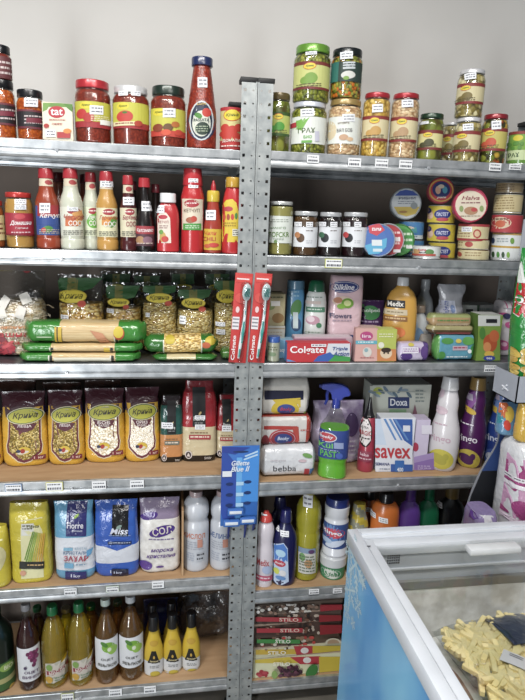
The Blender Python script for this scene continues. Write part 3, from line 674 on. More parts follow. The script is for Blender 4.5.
def must(L, it, b):
    L.band(b, 213, 235, '#a81c34', -1.3, 1.3); L.ell(17, 216.5, 5.5, 2.6, '#c8404c'); L.text('Домашна', 18, 223, 21, 5, '#f4ecec', it=True); L.text('Горчица', 19, 228, 12, 2.4, '#e0c8c8'); L.lines(9, 231, 27, 234, 1, '#e0b8bc'); L.band(b, 234, 235.6, '#7c1424', -1.3, 1.3)
itm = jar('mustard_jar', 'squat jar of yellow mustard with red lid and dark red label', 'jar', (4.5, 34, 192), zB, .012, M('#cf9a42', 'gloss'), '#cc2c24', 6, must, sh=.12, stick=[(12, 199, 23, 204), (12, 204.5, 23, 209.5)])
def ex_blue(L): L.rect(37, 226, 57, 232, '#2c4c94'); L.ell(46, 229, 5, 3.4, '#4c8c3c'); L.ell(42, 230, 2.5, 2.5, '#c83c28'); L.rect(36, 205, 60, 216, '#a82c34'); L.rect(36, 217, 60, 225, '#2c4c94')
sauce(34.5, 59.5, 168, 248, .012, '#9c3a16', 'sauce bottle of orange brown ketchup with a blue and red label', '#3858a0', 'Кетчуп', '#f4f0f0', None, extra=ex_blue, stick=[(38, 203, 48, 213)])
def ex_or(L): L.rect(64, 216, 79, 226, '#d0703c'); L.poly([(70, 213), (80, 210), (82, 218), (76, 226)], '#d89c54')
sauce(59, 83.5, 168, 249, .012, '#cdd0bc', 'white dressing bottle with orange patch on its label, between ketchup and green labelled bottle', '#dedfce', 'Чеснов', '#b05040', 'СОС', extra=ex_or, stick=[(66, 207, 76, 211)])
def ex_gr(L): L.ell(93, 221, 7, 7, '#6cb43c'); L.ell(98, 216, 5, 5, '#88c44c')
sauce(82, 100.5, 172, 249, .05, '#c6cab6', 'sauce bottle of white dressing with a green label, set back between white and yellow bottles', '#d8e0c0', 'Млечен', '#e8ece0', 'СОС', extra=ex_gr)
def ex_ye(L): L.rect(101, 217, 113, 225, '#d89038'); L.ell(112, 222, 3, 6, '#5c9c3c', rot=.4)
sauce(95.5, 118, 171, 250, .012, '#c4923c', 'sauce bottle of mustard yellow dressing, green leaf on its label', '#e0dcb4', 'Горчичен', '#b8603c', 'СОС', extra=ex_ye, stick=[(100, 180, 113, 187)])
def ex_pe(L): L.ell(130, 227, 4, 1.8, '#7cac3c', rot=.4); L.poly([(121, 228), (133, 234), (126, 235)], '#c83c28')
sauce(119.5, 137, 175, 250, .012, '#4c1418', 'sauce bottle of dark red barbecue sauce with cream label', '#dcd4b4', 'Барбекю', '#9c3444', 'СОС', stick=[(123, 197, 133, 205)])
def ex_bl(L): L.rect(134, 229, 154, 247, '#3c2430'); L.ell(146, 238, 6, 4, '#7c4c5c'); L.ell(139, 240, 4, 4, '#a87850'); L.rect(134, 226, 154, 233, '#a83844')
def blk(L, it, b):
    L.band(b, 226, 246, '#54303c', -1.3, 1.3); L.band(b, 226, 234, '#a4343e', -1.3, 1.3); L.text('балсамико', 144.5, 230, 16, 4, '#f0dcdc', it=True); L.ell(140, 240, 4, 4, '#b08458'); L.ell(147, 240, 4.5, 3.6, '#8c6474'); L.lines(137, 242, 152, 245, 1, '#c8b0a8')
BB = [(0, .93), (.02, 1), (.3, 1), (.42, .96), (.55, .72), (.68, .5), (.8, .42), (.87, .42)]
bottle('sauce_bottle', 'sauce bottle of black balsamic with red cap and dark picture label', 'sauce', (134.5, 154.5, 177.5), zB, .012, BB, M('#17100f', 'gloss'), '#b42430', [(.87, .48), (.875, .6), (.99, .56), (1, .5), (.999, .02)], blk, group=GS, stick=[(141.5, 201, 152, 211)])
bottle('sauce_bottle', 'dark sauce bottle with dull red cap standing behind the white capped ketchup', 'sauce', (148, 163, 184), zB, .07, BB, M('#1c1210', 'gloss'), '#7c2430', [(.87, .48), (.875, .6), (.99, .56), (1, .5), (.999, .02)], group=GS)
bottle('sauce_bottle', 'dark bottle behind the cream labelled barbecue sauce, only its shoulder showing', 'sauce', (124, 141, 181), zB, .09, BB, M('#1c1210', 'gloss'), '#6c2430', [(.87, .48), (.875, .6), (.99, .56), (1, .5), (.999, .02)], group=GS)
for x0, yt, lab in ((48, 172, 'sauce bottle standing behind the ketchup bottle with blue label'), (76, 174, 'sauce bottle behind the two white dressings, only a red cap in sight')):
    bottle('sauce_bottle', lab, 'sauce', (x0, x0+22, yt), zB, .10, SB, M('#8c4424', 'gloss'), '#7c2028', SBC, group=GS)
def kw(L, it, b):
    L.poly([(157.5, 216), (160, 213), (166, 212.5), (170, 218), (171, 243), (158, 243)], '#e8dccc'); L.ell(163, 217, 4.5, 2.2, '#b83040'); L.text('КЕТЧУП', 163.5, 222, 10, 2.6, '#a86060'); L.lines(159.5, 225, 168, 229, 2, '#a07070'); L.ell(163, 237, 3, 5, '#c8a44c'); L.ell(165, 239, 3.4, 3, '#c8382c'); L.ell(161.5, 232, 2, 2.4, '#6ca044')
bottle('ketchup_bottle', 'squat red ketchup squeeze bottle with white cap', 'ketchup', (156.5, 179.5, 193), zB, .012, [(0, .92), (.015, 1), (.3, .97), (.55, 1), (.68, .95), (.78, .78), (.83, .64), (.84, .6)], M('#c01c24', 'gloss'), '#e4e6e8', [(.84, .68), (.85, .72), (.985, .7), (1, .66), (.999, .02)], kw, dep=.045, n=2.2, stick=[(157, 205, 164.5, 213)])
def kr(L, it, b):
    L.band(b, 199, 230, '#e0d4bc', -1.1, 1.1); L.ell(192, 203.5, 7.5, 4, '#b02c38'); L.lines(186.5, 202, 197.5, 205, 1, '#f0e0dc'); L.text('КЕТЧУП', 192, 210.5, 15, 3.6, '#78604c'); L.ell(191, 220, 4.5, 3, '#a86040'); L.ell(194, 219, 3, 3, '#c0402c'); L.rect(184, 223.5, 201, 230, '#4ca044'); L.lines(186, 225, 199, 229, 2, '#dce8d0')
bottle('ketchup_bottle', 'tall red ketchup bottle with red cap between the white capped one and the chili sauce', 'ketchup', (180.5, 204.5, 168), zB, .012, [(0, .95), (.015, .99), (.3, .95), (.34, .96), (.6, .96), (.66, 1), (.72, .9), (.77, .8), (.8, .76)], M('#c4161e', 'gloss'), '#c4202c', [(.8, .82), (.81, .84), (.985, .76), (1, .72), (.999, .02)], kr, stick=[(189, 178.5, 198, 183), (189, 184, 198, 188)])
def chl(L, it, b):
    L.band(b, 229, 250, '#d8b41c', -1.2, 1.2); L.text('Чили', 211, 233, 12, 4.5, '#c8581c', it=True); L.text('CHILI', 210, 239, 12, 4, '#b8382c'); L.ell(214, 245, 5, 2.4, '#c8382c'); L.ell(208, 246, 3, 2, '#c8582c')
bottle('chili_sauce_bottle', 'slim chili sauce bottle with yellow collar and pointed red nozzle', 'sauce', (203.5, 222.5, 180), zB, .012, [(0, .92), (.015, .98), (.27, .98), (.36, .98), (.44, .9), (.62, .66), (.7, .6), (.71, .6)], M('#a83420', 'gloss'), '#d8bc1c', [(.71, .64), (.72, .68), (.83, .68), (.86, .62), (.86, .02)], chl, caps2=('#b81c28', [(.86, .3), (.93, .26), (.985, .12), (1, .1), (.999, .02)]), stick=[(207, 210, 216, 220)])
def yl(L, it, b):
    L.poly([(223, 205), (227, 200), (233, 199), (237, 203), (239, 212), (239, 242), (223, 242)], '#dcc018'); L.ell(229, 209, 4.5, 2.6, '#b83440'); L.ell(225, 217, 1.6, 3.2, '#c8482c'); L.ell(229, 217, 1.6, 3.2, '#a83c24'); L.ell(233, 217, 1.6, 3.2, '#c8382c'); L.ell(236.5, 216, 1.3, 3.2, '#4c8c3c'); L.rect(233, 229, 239, 236, '#d8d8c8'); L.lines(233.5, 229.5, 238.5, 235.5, 3, '#55514c'); L.lines(224, 222, 236, 227, 2, '#a88410')
bottle('ketchup_bottle', 'red squeeze bottle with big yellow label and yellow cap against the rack post', 'ketchup', (222, 243, 177), zB, .012, [(0, .92), (.015, 1), (.3, .98), (.6, 1), (.7, .95), (.8, .8), (.86, .68), (.87, .66)], M('#c4161e', 'gloss'), '#c89c1c', [(.87, .7), (.88, .74), (.985, .72), (1, .68), (.999, .02)], yl, dep=.045, n=2.2, stick=[(224, 179, 232, 187)])
# ================================================================= second shelf, right rack
def tof(L, it, b):
    L.band(b, 216, 243, '#d4dad2', -1.25, 1.25); L.lines(271, 219, 290, 223, 2, '#8c9488'); L.text('МАНГО', 280, 228, 15, 2.2, '#78946c'); L.text('TOFCKR', 280.5, 234.5, 20, 5.2, '#6c8c4c'); L.text('TAHINI', 280, 239, 10, 1.6, '#8c9c88'); L.ell(277.5, 241.5, 1.6, 1.6, '#6c8c4c')
jar('tahini_jar', 'tall jar of pale green spread with white lid, leftmost on the right rack second shelf', 'jar', (268.5, 293, 201), rB, .012, M('#a29a50', 'gloss'), '#c4c6c4', 4.5, tof, rl=.93, neck=.93, sh=.05)
JH = 'small honey jars with silver lids'
for x0, x1, yt, cont, dot, dot2, lab in ((292.5, 318, 211, '#5c3c1c', '#5c4028', '#b87c4c', 'small jar of amber honey with silver lid, leftmost of the three'), (318, 341.5, 212, '#221416', '#24282c', '#3c6c50', 'small dark jar with silver lid, middle one of the three, green dot on label'), (341.5, 367.5, 212, '#2a1218', '#26262c', '#c03c40', 'small dark jar with silver lid, rightmost of the three, red berry on label')):
    cx = (x0+x1)/2
    def hl(L, it, b, cx=cx, dot=dot, dot2=dot2):
        L.band(b, 227, 247, '#dcdfe4', -1.25, 1.25); L.ell(cx-2.5, 238, 4, 4.5, dot); L.ell(cx-5.5, 235, 2.8, 3, dot2); L.lines(cx+3, 230, cx+10, 232, 1, '#5c4c48'); L.lines(cx+3, 240, cx+9, 244, 2, '#b0b4bc')
    jar('honey_jar', lab, 'jar', (x0, x1, yt), rB, .014, M(cont, 'gloss'), '#b9bcbf', 5.5, hl, JH, rl=.93, neck=.9, sh=.08, stick=[(cx-8, 222, cx-1, 226.5), (cx+3, 222, cx+9.5, 227)])
def d1(L, it):
    L.ell(376, 241, 12, 14, '#3c6cb4'); L.ell(377, 229, 8.5, 5, '#4c5c9c'); L.poly([(370, 226), (381, 223), (386, 230), (378, 236), (371, 233)], '#c83c4c'); L.text('tuna', 378, 229, 9, 3.5, '#f0f0f4', it=True); L.poly([(366, 246), (388, 238), (387, 247), (380, 254), (370, 255)], '#4ca8d0'); L.rect(373, 240, 383, 246, '#d4dce0'); L.rect(374, 249, 383, 252, '#c8d8e0')
GD = 'round fish tins standing on edge'
disc('fish_tin', 'green rimmed round tin on edge, behind the red one', 'tin', 400, 240.5, 16.5, rB, .075, .035, '#3c7c3c', '#4c9c44', lambda L, it: (L.ell(405, 241, 9, 12, '#3c8c3c'), L.lines(404, 232, 414, 250, 3, '#c8dcc0'), L.rect(407, 246, 413, 249, '#dcdcdc')), tilt=-.10, rot=-.2, group=GD)
disc('fish_tin', 'red round tin on edge, between the blue and green ones', 'tin', 389, 240.5, 17, rB, .043, .03, '#a8aab0', '#b02c34', lambda L, it: (L.ell(391, 241, 13, 14, '#b8303c'), L.lines(391, 231, 401, 247, 3, '#e8c8c8'), L.rect(394, 238, 401, 242, '#e0dcdc'), L.rect(394, 250, 401, 253, '#e0dcdc')), tilt=-.10, rot=-.2, group=GD)
disc('fish_tin', 'blue round tin on edge beside the small dark jars, red fish picture', 'tin', 380, 240.5, 17, rB, .012, .03, '#8c98b0', '#3866b0', d1, tilt=-.10, rot=-.2, group=GD)
GC = 'stacked round tins on the second shelf of the right rack'
def bl(y):
    def f(L, it, b):
        L.band(b, y, y+12, '#3c7cb4', -1.4, 1.4); L.band(b, y+12, y+16, '#c8d4d8', -1.4, 1.4); L.ell(414, y+7, 5, 3.5, '#d8c8b8'); L.poly([(409, y+9), (420, y+4), (421, y+10)], '#4c9ca0'); L.lines(401, y+12.6, 421, y+15, 1, '#5c7c9c')
    return f
c1 = can('fish_can', 'blue and white tin can, bottom of the stack under the silver round tin', 'can', (397.5, 424, 239), rB, .12, '#3c78a8', bl(242), GC)
c2 = can('fish_can', 'blue and white tin can, upper of two under the silver round tin', 'can', (397.5, 424, 220.5), c1.top, .12, '#3c78a8', bl(223), GC)
def d2(L, it):
    L.ell(407, 203, 13.8, 12.8, '#c8cdd0'); L.poly([(395, 207), (420, 207), (416, 214), (407, 216.5), (399, 214)], '#d0b448'); L.poly([(396, 196), (401, 191.5), (407, 190), (414, 191.5), (419, 196)], '#3854a4'); L.text('РИБНИ', 408, 198.5, 16, 2.6, '#3c4464'); L.lines(399, 201, 415, 205, 2, '#7c8490'); L.ell(404, 212, 4, 1.2, '#a87c3c'); L.ell(414.5, 206, 3.4, 3.4, '#8c9498')
disc('fish_tin', 'silver round tin with blue arc and yellow base, stood on two blue cans', 'tin', 407, 204, 16, c2.top, .13, .03, '#9ca4a8', '#c8ccd0', d2, tilt=-.06, rot=-.15, group=GC)
def small(L, it, b):
    L.band(b, 248, 256, '#dce0dc', -1.3, 1.3); L.ell(420, 252, 5, 2.6, '#c89c64'); L.ell(434, 252, 4.5, 2.8, '#5c8c4c'); L.text('tuna', 427, 250, 8, 2.6, '#b83c44'); L.rect(413, 254, 440, 256, '#b84c3c'); L.lines(424, 252, 431, 254, 1, '#333344')
can('tuna_tin', 'flat silver tuna tin lying in front of the yellow tins', 'tin', (412, 441, 245), rB, .008, '#d4d6d4', small)
def yel(y):
    def f(L, it, b):
        L.band(b, y, y+17, '#c8b424', -1.4, 1.4); L.ell(433, y+8, 5, 6, '#c89c80'); L.ell(432, y+4, 4.5, 3.4, '#28285c'); L.ell(436, y+9, 2.2, 3, '#d8b8a0'); L.ell(447, y+8, 8, 5, '#24307c'); L.text('ПАСТЕТ', 447, y+8, 12, 3.6, '#d8dcf0', it=True); L.ell(447, y+13.2, 6, 1.8, '#b83c4c')
    return f
c = None
for i, (yt, z_, nm) in enumerate(((241.5, rB, 'bottom'), (223, 0, 'middle'), (204.5, 0, 'top'))):
    c = can('pate_tin', 'yellow tin with a cartoon child in navy, %s one of three' % nm, 'tin', (427, 455.5, yt), c.top if c else rB, .085, '#c8b424', yel(yt+2), 'yellow tins stacked in three')
def d3(L, it):
    L.ell(442, 191.5, 12, 11, '#c8a03c'); L.ell(442, 191.5, 10.5, 9.8, '#b82c38'); L.ell(442, 190.5, 8.6, 8, '#28306c'); L.ell(439, 191, 2.6, 4, '#d8a890'); L.ell(445.5, 191, 2.4, 3.4, '#4ca0b8'); L.ell(442, 187.5, 3, 2, '#d4c4b0'); L.text('pate', 442, 198.5, 9, 2.4, '#f0e0d0', it=True)
disc('pate_tin', 'red round tin with navy centre stood upright on the yellow tins', 'tin', 442, 191.5, 13.3, c.top, .10, .028, '#a83844', '#b83040', d3, tilt=-.05, rot=-.15)
def cr(y, n=1):
    def f(L, it, b):
        L.band(b, y, y+18, '#d4c898', -1.4, 1.4); L.band(b, y-1, y+1.5, '#a83038', -1.4, 1.4); L.band(b, y+16, y+18, '#a83038', -1.4, 1.4); L.ell(483, y+9, 4, 4.6, '#b04038'); L.ell(483, y+9, 2.6, 3, '#d8b890'); L.lines(458, y+5, 476, y+13, 3, '#9c7c54')
    return f
c = can('halva_tin', 'cream tin with red bands, bottom of the stack under the pink round tin', 'tin', (457, 489.5, 249), rB, .03, '#d4c898', None, GC, top='#a83038')
c.b and None
L = Label(c, c.b.S); L.band(c.b, 251, 259, '#d4c898', -1.4, 1.4); L.ell(464, 255, 4, 2.8, '#b04038'); L.lines(471, 252, 487, 257, 2, '#9c7c54'); L.done()
c2 = can('halva_tin', 'cream tin with red bands, middle of three under the pink round tin', 'tin', (457, 489.5, 239), c.top, .03, '#d4c898', None, GC, top='#a83038')
L = Label(c2, c2.b.S); L.band(c2.b, 241, 248.5, '#d4c898', -1.4, 1.4); L.ell(475, 244.5, 4, 2.8, '#b04038'); L.lines(457, 242, 469, 247, 2, '#9c7c54'); L.done()
c3 = can('halva_tin', 'cream tin with red bands, directly under the pink round tin', 'tin', (457, 489.5, 223.5), c2.top, .03, '#d4c898', cr(225), GC, top='#a83038', stick=[(468, 227, 478, 232)])
def d4(L, it):
    L.ell(472, 207, 14.6, 14.6, '#dccfb8'); L.text('Halva', 472, 199.5, 17, 4, '#8c3c48', it=True); L.lines(463, 203, 482, 206, 1, '#8c5c5c'); L.ell(472, 212, 6.5, 4, '#b08460'); L.ell(475, 211, 3, 2, '#b83c3c'); L.ell(463, 210, 2, 3, '#8ca060'); L.ell(482, 210, 2, 3, '#8ca060'); L.lines(462, 216.5, 481, 218, 1, '#7c5c3c')
disc('halva_tin', 'pink rimmed round tub with floral face stood on the cream tins', 'tin', 472, 206.5, 17.3, c3.top, .035, .035, '#b02c50', '#c03c5c', d4, tilt=-.06, rot=-.2)
def w1(L, it, b):
    L.band(b, 235, 258, '#d8dcdc', -1.4, 1.4); L.band(b, 232, 235, '#b89438', -1.4, 1.4); L.band(b, 246, 248, '#c0982c', -1.4, 1.4)
    for q in range(4): L.ell(500+q*5, 255, 1.6, 3, ('#2c4c2c', '#4c8c3c', '#2c4c2c', '#7cac3c')[q])
    L.ell(500, 241, 2, 3, '#2c3c5c'); L.ell(519, 241, 2, 3, '#6c9c3c'); L.lines(504, 238, 516, 243, 2, '#98a4a8')
ca = can('vegetable_can', 'white and yellow tin can at the right end, bottom of its stack', 'can', (490, 524, 233), rB, .02, '#d8dcdc', w1, GC)
cb = can('vegetable_can', 'red tin can with a fish picture, on the white can at the right end', 'can', (490, 523, 213.5), ca.top, .02, '#a82c34', lambda L, it, b: (L.band(b, 215, 232, '#b03038', -1.4, 1.4), L.ell(506, 223, 12, 6, '#d8c0a0'), L.ell(507, 224, 5, 3.6, '#c8603c'), L.lines(497, 218, 515, 221, 1, '#5c3c2c')), GC)
cc = can('corn_can', 'beige tin can with fine print near the top of the right end stack', 'can', (493, 523, 193), cb.top, .03, '#b8a878', lambda L, it, b: (L.band(b, 196, 211, '#c8b888', -1.4, 1.4), L.lines(498, 197, 520, 210, 5, '#8c7440')), GC)
can('corn_can', 'brown shaded tin can, topmost of the right end stack', 'can', (495, 524, 182), cc.top, .03, '#988460', lambda L, it, b: (L.lines(500, 184, 520, 191, 3, '#6c5434'),), GC)
# ================================================================= third shelf, left rack: pasta
BS2 = [(0, .82, .6), (.03, .93, .95), (.12, 1, 1), (.4, 1, .95), (.62, .97, .8), (.72, .9, .55), (.8, .92, .32), (.9, .98, .12), (.97, 1, .04), (1, 1, .03)]
def noodlebag():
    it = bag('noodle_bag', 'big clear bag of homemade noodles with red print at the left edge', 'pasta', (-30, 46, 270), zC, .085, .14, lambda t, z: MC['noodles'], None, shape=[(0, .8, .6), (.03, .93, .95), (.12, 1, 1), (.5, 1, .95), (.62, .96, .75), (.66, .9, .5)], amp=.008, part='noodles', kind='print')
    w = it.W/2; d = .07; H = it.H
    fb = Body([(0, .82*w, .6*d), (.03*H, .95*w, .97*d), (.12*H, 1.02*w, 1.04*d), (.5*H, 1.02*w, 1.0*d), (.66*H, 1.0*w, .8*d), (.8*H, .98*w, .5*d), (.93*H, 1*w, .12*d), (H, 1.02*w, .03*d)], 2.7, .008); fb.seed = it.b.seed
    mb = MB(); fb.mesh(mb, 'bagfilm', off=.002, seg=40, dz=.012); mb.build('clear_film', it.root)
    R = random.Random(4)
    mb = MB()
    for i in range(170):
        z = R.uniform(.1, .64)*H; x = R.uniform(-.95, .95)*w; p = it.b.S(x, z, .001); pts = []
        a = R.uniform(0, 6.28)
        for k in range(6):
            a += R.uniform(-.7, .7); pts.append(p); p = p+Vector((math.cos(a), R.uniform(-.2, .2), math.sin(a)))*.008
            q = it.b.S(max(-w, min(w, p.x)), max(.02, min(.64*H, p.z)), .0012); p = Vector((p.x, q.y, max(.012, p.z)))
        mb.tube(pts, .0013, ('#d8c6a4', '#c4ae88', '#e4d6bc')[i % 3], 5)
    o = mb.build('noodle_strands', it.root); o['kind'] = 'stuff'
    L = Label(it, fb.S, 'front_print', base=.004)
    L.poly([(-30, 338), (2, 332), (14, 346), (18, 355), (0, 362), (-30, 362)], '#7c2030'); L.ell(4, 350, 13, 6, '#b02c3c', rot=-.3); L.ell(2, 358, 11, 3.4, '#98202c', rot=-.2); L.ell(9, 344, 7, 2, '#c8444c', rot=-.6)
    L.text('традиционна', 2, 327, 50, 3.6, '#c87c3c'); L.text('Домашна', 1, 334, 56, 6.5, '#b02c30'); L.text('юфка', 8, 342, 24, 5, '#b83434')
    for c, x, y, r in (('#e0dcd4', 4, 302, .5), ('#e8e4da', 23, 299, -.5), ('#dcd8d0', 20, 312, .3), ('#e4e0d6', 2, 312, -.3)):
        cr, sr = math.cos(r), math.sin(r); L.poly([(x+a*cr-b*sr, y+a*sr+b*cr) for a, b in ((-4, -6), (4, -5), (5, 6), (-4, 5))], c)
    L.rect(-20, 268, 22, 272.5, '#a8942c'); L.ell(21, 271, 4, 3.5, '#982c30')
    L.done()
noodlebag()
GP = 'standing bags of pasta on the third shelf'
def pbag(x0, x1, yt, y0, lab, ox, oy, orx, ory, yfill, cont='pasta', stick=(), rot=0, green='#2c5c2c', dep=.10, zb=None):
    it = bag('pasta_bag', lab, 'pasta', (x0, x1, yt), zb or zC, y0, dep, lambda t, z: MC[cont] if z < fz[0] else M(green, 'film'), None, shape=BS2, amp=.006, rot=rot, group=GP, part='pasta_fill') if False else None
    fz = [0]
    it = Item('pasta_bag', lab, 'pasta', (x0, x1, yt), zb or zC, y0, dep=dep, flat=True, group=GP, rot=rot)
    w, d, H = it.W/2, dep/2, it.H; it.Yf = y0+dep*.1
    f = (at(it.cx, yfill, it.Yf).z-it.z)/H
    b = Body([(a*H, r*w, q*d) for a, r, q in BS2], 2.5, .006); it.b = b
    mb = MB(); b.mesh(mb, cont, z1=f*H, seg=36, dz=.01, off=-.0015); mb.build('pasta_fill', it.root)
    mb = MB(); b.mesh(mb, 'clearfilm', seg=36, dz=.01); mb.build('clear_film', it.root)
    L = Label(it, b.S, 'header_print', base=.001)
    wpx = (x1-x0)/2
    L.poly([(ox-wpx*.2, oy-ory*.5), (ox-wpx*.85, oy-ory*1.2), (x0+2, yt+3), (x1-2, yt+3), (ox+wpx*.85, oy-ory*1.2), (ox+wpx*.2, oy-ory*.5)], green)
    L.rect(ox-wpx*.22, yt+3, ox+wpx*.22, oy, '#6c6c2c')
    L.ell(ox, oy, orx, ory, '#c8b01c'); L.ell(ox, oy, orx*.93, ory*.86, '#e0cc28'); L.text('Крина', ox, oy, orx*1.5, ory*1.1, '#5c5414', it=True)
    L.ell(ox+orx*.7, oy+ory*1.05, orx*.28, ory*.5, '#c04428')
    L.done()
    for q in stick: it.sticker(b.S, *q)
    return it
pbag(56, 103, 276, .115, 'green topped bag of spiral pasta with a large yellow badge, leftmost beside the noodle bag', 71, 297, 15, 6.5, 304, stick=[(60.5, 315, 69, 320)])
pbag(104, 141, 284, .13, 'pasta bag in shade second from left, mostly behind the spaghetti packs', 118, 303, 11, 4, 309, 'pasta', stick=[(107, 309, 114, 313)])
pbag(141, 178, 284, .13, 'pasta bag third from left, with orange red print on its macaroni', 159, 299, 13, 4.8, 304, 'pasta_thin', stick=[(146, 313, 150, 317)])
pbag(177, 214, 288, .11, 'bag of short thin pasta with a dark green top, fourth from left', 193.5, 304, 12, 5, 311, 'pasta_thin', stick=[(180, 316, 186, 324)])
pbag(214, 243, 279, .12, 'pasta bag beside the rack post with two white price stickers', 227, 297, 10, 6.5, 304, 'pasta_thin', stick=[(216, 322, 225, 326), (217, 329, 225, 334)])
for i, (x0, x1, yt) in enumerate(((95, 135, 272), (128, 165, 274), (166, 200, 272), (200, 236, 272))):
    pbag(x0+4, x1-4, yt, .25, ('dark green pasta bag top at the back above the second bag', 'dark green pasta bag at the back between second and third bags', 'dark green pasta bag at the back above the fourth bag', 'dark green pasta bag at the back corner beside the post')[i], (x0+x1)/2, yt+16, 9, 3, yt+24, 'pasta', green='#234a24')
GS2 = 'spaghetti packs lying flat on the third shelf'
def spag(x0, x1, yt, yb, z_, y0, lab, dep=.07, split=(56, 120), art=None, green='#3f8c34'):
    def cf(t, x):
        px = x0+(x+1)/2*(x1-x0); return M(green, 'film') if px < split[0] or px > split[1] else MC['spaghetti']
    def a(L, it, b):
        h = yb-yt
        for px in (split[0], split[1]-2.5): L.rect(px, yt+h*.1, px+2.5, yb-h*.1, '#2c2c24'); L.rect(px-1.5, yt+h*.1, px-.4, yb-h*.1, '#e4e4d0')
        if art: art(L)
    return pack('spaghetti_pack', lab, 'pasta', x0, x1, yt, yb, z_, y0, dep, cf, a, GS2, n=3, endc=.6, seal=.035)
s1 = spag(17, 140, 354.5, 363, zC, .012, 'spaghetti pack with green ends lying at the bottom of the pile', split=(50, 114), art=lambda L: L.rect(54, 357, 110, 361, '#e8e2c8'))
s2 = spag(19, 142, 346.5, 354.5, s1.top, .016, 'spaghetti pack with green ends, middle of the pile', split=(51, 113), art=lambda L: (L.rect(104, 347.5, 110, 353.5, '#d8b81c'), L.rect(56, 351.5, 92, 352.7, '#b84830')))
def sp3(L):
    L.rect(55, 327, 62, 346, '#d8b420'); L.rect(57, 327, 58.2, 346, '#38342c'); L.ell(119, 333, 5.5, 6.5, '#b84828'); L.ell(118.5, 332, 5, 5.5, '#d8c01c'); L.rect(37, 336, 52, 337, '#c8dcb8'); L.poly([(90, 330), (103, 333), (112, 344), (100, 342)], '#c8885c')
spag(22, 146, 326, 346.5, s2.top, .02, 'thick spaghetti pack with green ends and yellow stripe, top of the pile', split=(60, 118), art=sp3, dep=.085)
def pt2(L, it, b):
    L.ell(170, 340, 5, 4, '#d0b81c'); L.ell(211, 341, 6, 4, '#d0b81c'); L.ell(206, 345, 4.5, 3, '#c05c2c'); L.rect(163, 340, 164.2, 358, '#e0e0cc'); L.rect(201, 340, 202.2, 358, '#e0e0cc')
p0 = pack('pasta_pack', 'flat thin pasta pack under the green ended fusilli pack', 'pasta', 152, 218, 356, 362, zC, .015, .07, lambda t, x: M('#d8cca0' if -.6 < x < .35 else '#3a7a30', 'film'), lambda L, it, b: L.lines(165, 358, 190, 361, 1, '#4c5c34'))
pack('pasta_pack', 'short pasta pack with shiny green ends lying in front of the standing bags', 'pasta', 143, 219, 339, 357, p0.top, .02, .08, lambda t, x: MC['pasta_thin'] if -.45 < x < .5 else M('#35752c', 'film'), pt2)
pack('pasta_pack', 'green ended pack lying near the post behind the toothbrush cards', 'pasta', 221, 241, 343, 354, zC, .03, .07, lambda t, x: M('#4c7c34' if x < 0 else '#b8a860', 'film'))
# ---------------------------------------------------------------- toothbrush cards hung on the posts
def brush(x, label, flip=0):
    x0, x1 = x; it = Item('toothbrush_card', label, 'toothbrush', (x0, x1, 273), 1.262, -.0108, dep=.004, flat=True, group='toothbrush cards hanging on the rack posts'); H = it.H; w = it.W/2
    it.root.rotation_euler[1] = .055
    mb = MB(); mb.box(-w, -.0012, 0, w, .0012, H, '#c82420', .0009); mb.build('backing_card', it.root)
    S = lambda a, v, off: Vector((a, -.0014-off, v)); L = Label(it, S, 'front_print')
    def q(fx, fz): return (fx*2*w, fz*H)
    L.p = lambda fx, fz: (fx*w, fz*H)
    L.poly([(-1, .0), (-.4, .0), (-1, .2)], '#a81c1c'); L.poly([(-.9, .97), (.9, .97), (.9, .9), (-.9, .9)], '#d83c34'); L.rect(-.8, .945, .6, .93, '#f0dcdc')
    L.rect(-.95, .52, -.15, .38, '#e4e0e4'); L.lines(-.9, .51, -.2, .39, 3, '#888890'); L.ell(-.45, .60, .22, .035, '#e8c8c8'); L.ell(.0, .73, .85, .06, '#d84840')
    vs, fs = textgeo('Colgate', True, False); n = len(L.v); mi = L.m(M('#f4ecec'))
    for a, b in vs: L.v.append(tuple(S(-.52*w+b*-.0 + (-b)*.55*w*1.0, (.17+a*.28)*H, .0012)))
    for f in fs: L.f.append(tuple(n+i for i in f)); L.mi.append(mi)
    L.done()
    mb = MB(); X0 = .34*w
    mb.tube([(X0-.007, -.009, .06*H), (X0-.005, -.010, .2*H), (X0, -.011, .4*H), (X0+.001, -.010, .55*H), (X0+.002, -.009, .74*H)], [.0032, .005, .006, .0044, .003], '#dfe6ea', 12); mb.build('brush_handle', it.root)
    mb = MB(); mb.tube([(X0-.002, -.0145, .24*H), (X0-.001, -.0165, .36*H), (X0, -.0145, .48*H)], [.0026, .0046, .0026], '#2c9c94', 8); mb.tube([(X0-.0065, -.0135, .08*H), (X0-.0055, -.0135, .17*H)], .0024, '#2c9c94', 8); mb.tube([(X0+.001, -.0125, .53*H), (X0+.002, -.0125, .6*H)], .002, '#2c9c94', 8); mb.build('rubber_grip', it.root)
    mb = MB(); bm = bmesh.new(); bmesh.ops.create_uvsphere(bm, u_segments=20, v_segments=12, radius=1); mb.addbm(bm, '#d8e4e8', Matrix.Translation((X0+.002, -.010, .8*H)) @ Matrix.Diagonal((.0135, .004, .026, 1))); mb.build('brush_head', it.root)
    mb = MB()
    for i in range(6):
        for j in range(7): mb.box(X0-.0055+i*.0026, -.022, (.755+j*.0135)*H, X0-.0037+i*.0026, -.013, (.764+j*.0135)*H, '#2c9c98' if (i+j) % 3 else '#9cc4c8')
    mb.build('bristles', it.root)
    b = Body([(.02*H, .25*w, .004), (.3*H, .34*w, .01), (.6*H, .3*w, .01), (.7*H, .62*w, .02), (.88*H, .64*w, .022), (.91*H, .3*w, .008)], 2.6); mb = MB()
    b.mesh(mb, 'clearfilm', seg=20); o = mb.build('blister', it.root); o.location = (X0, -.003, 0)
brush((229.5, 247), 'red toothbrush card hanging on the left rack post, left one of the pair')
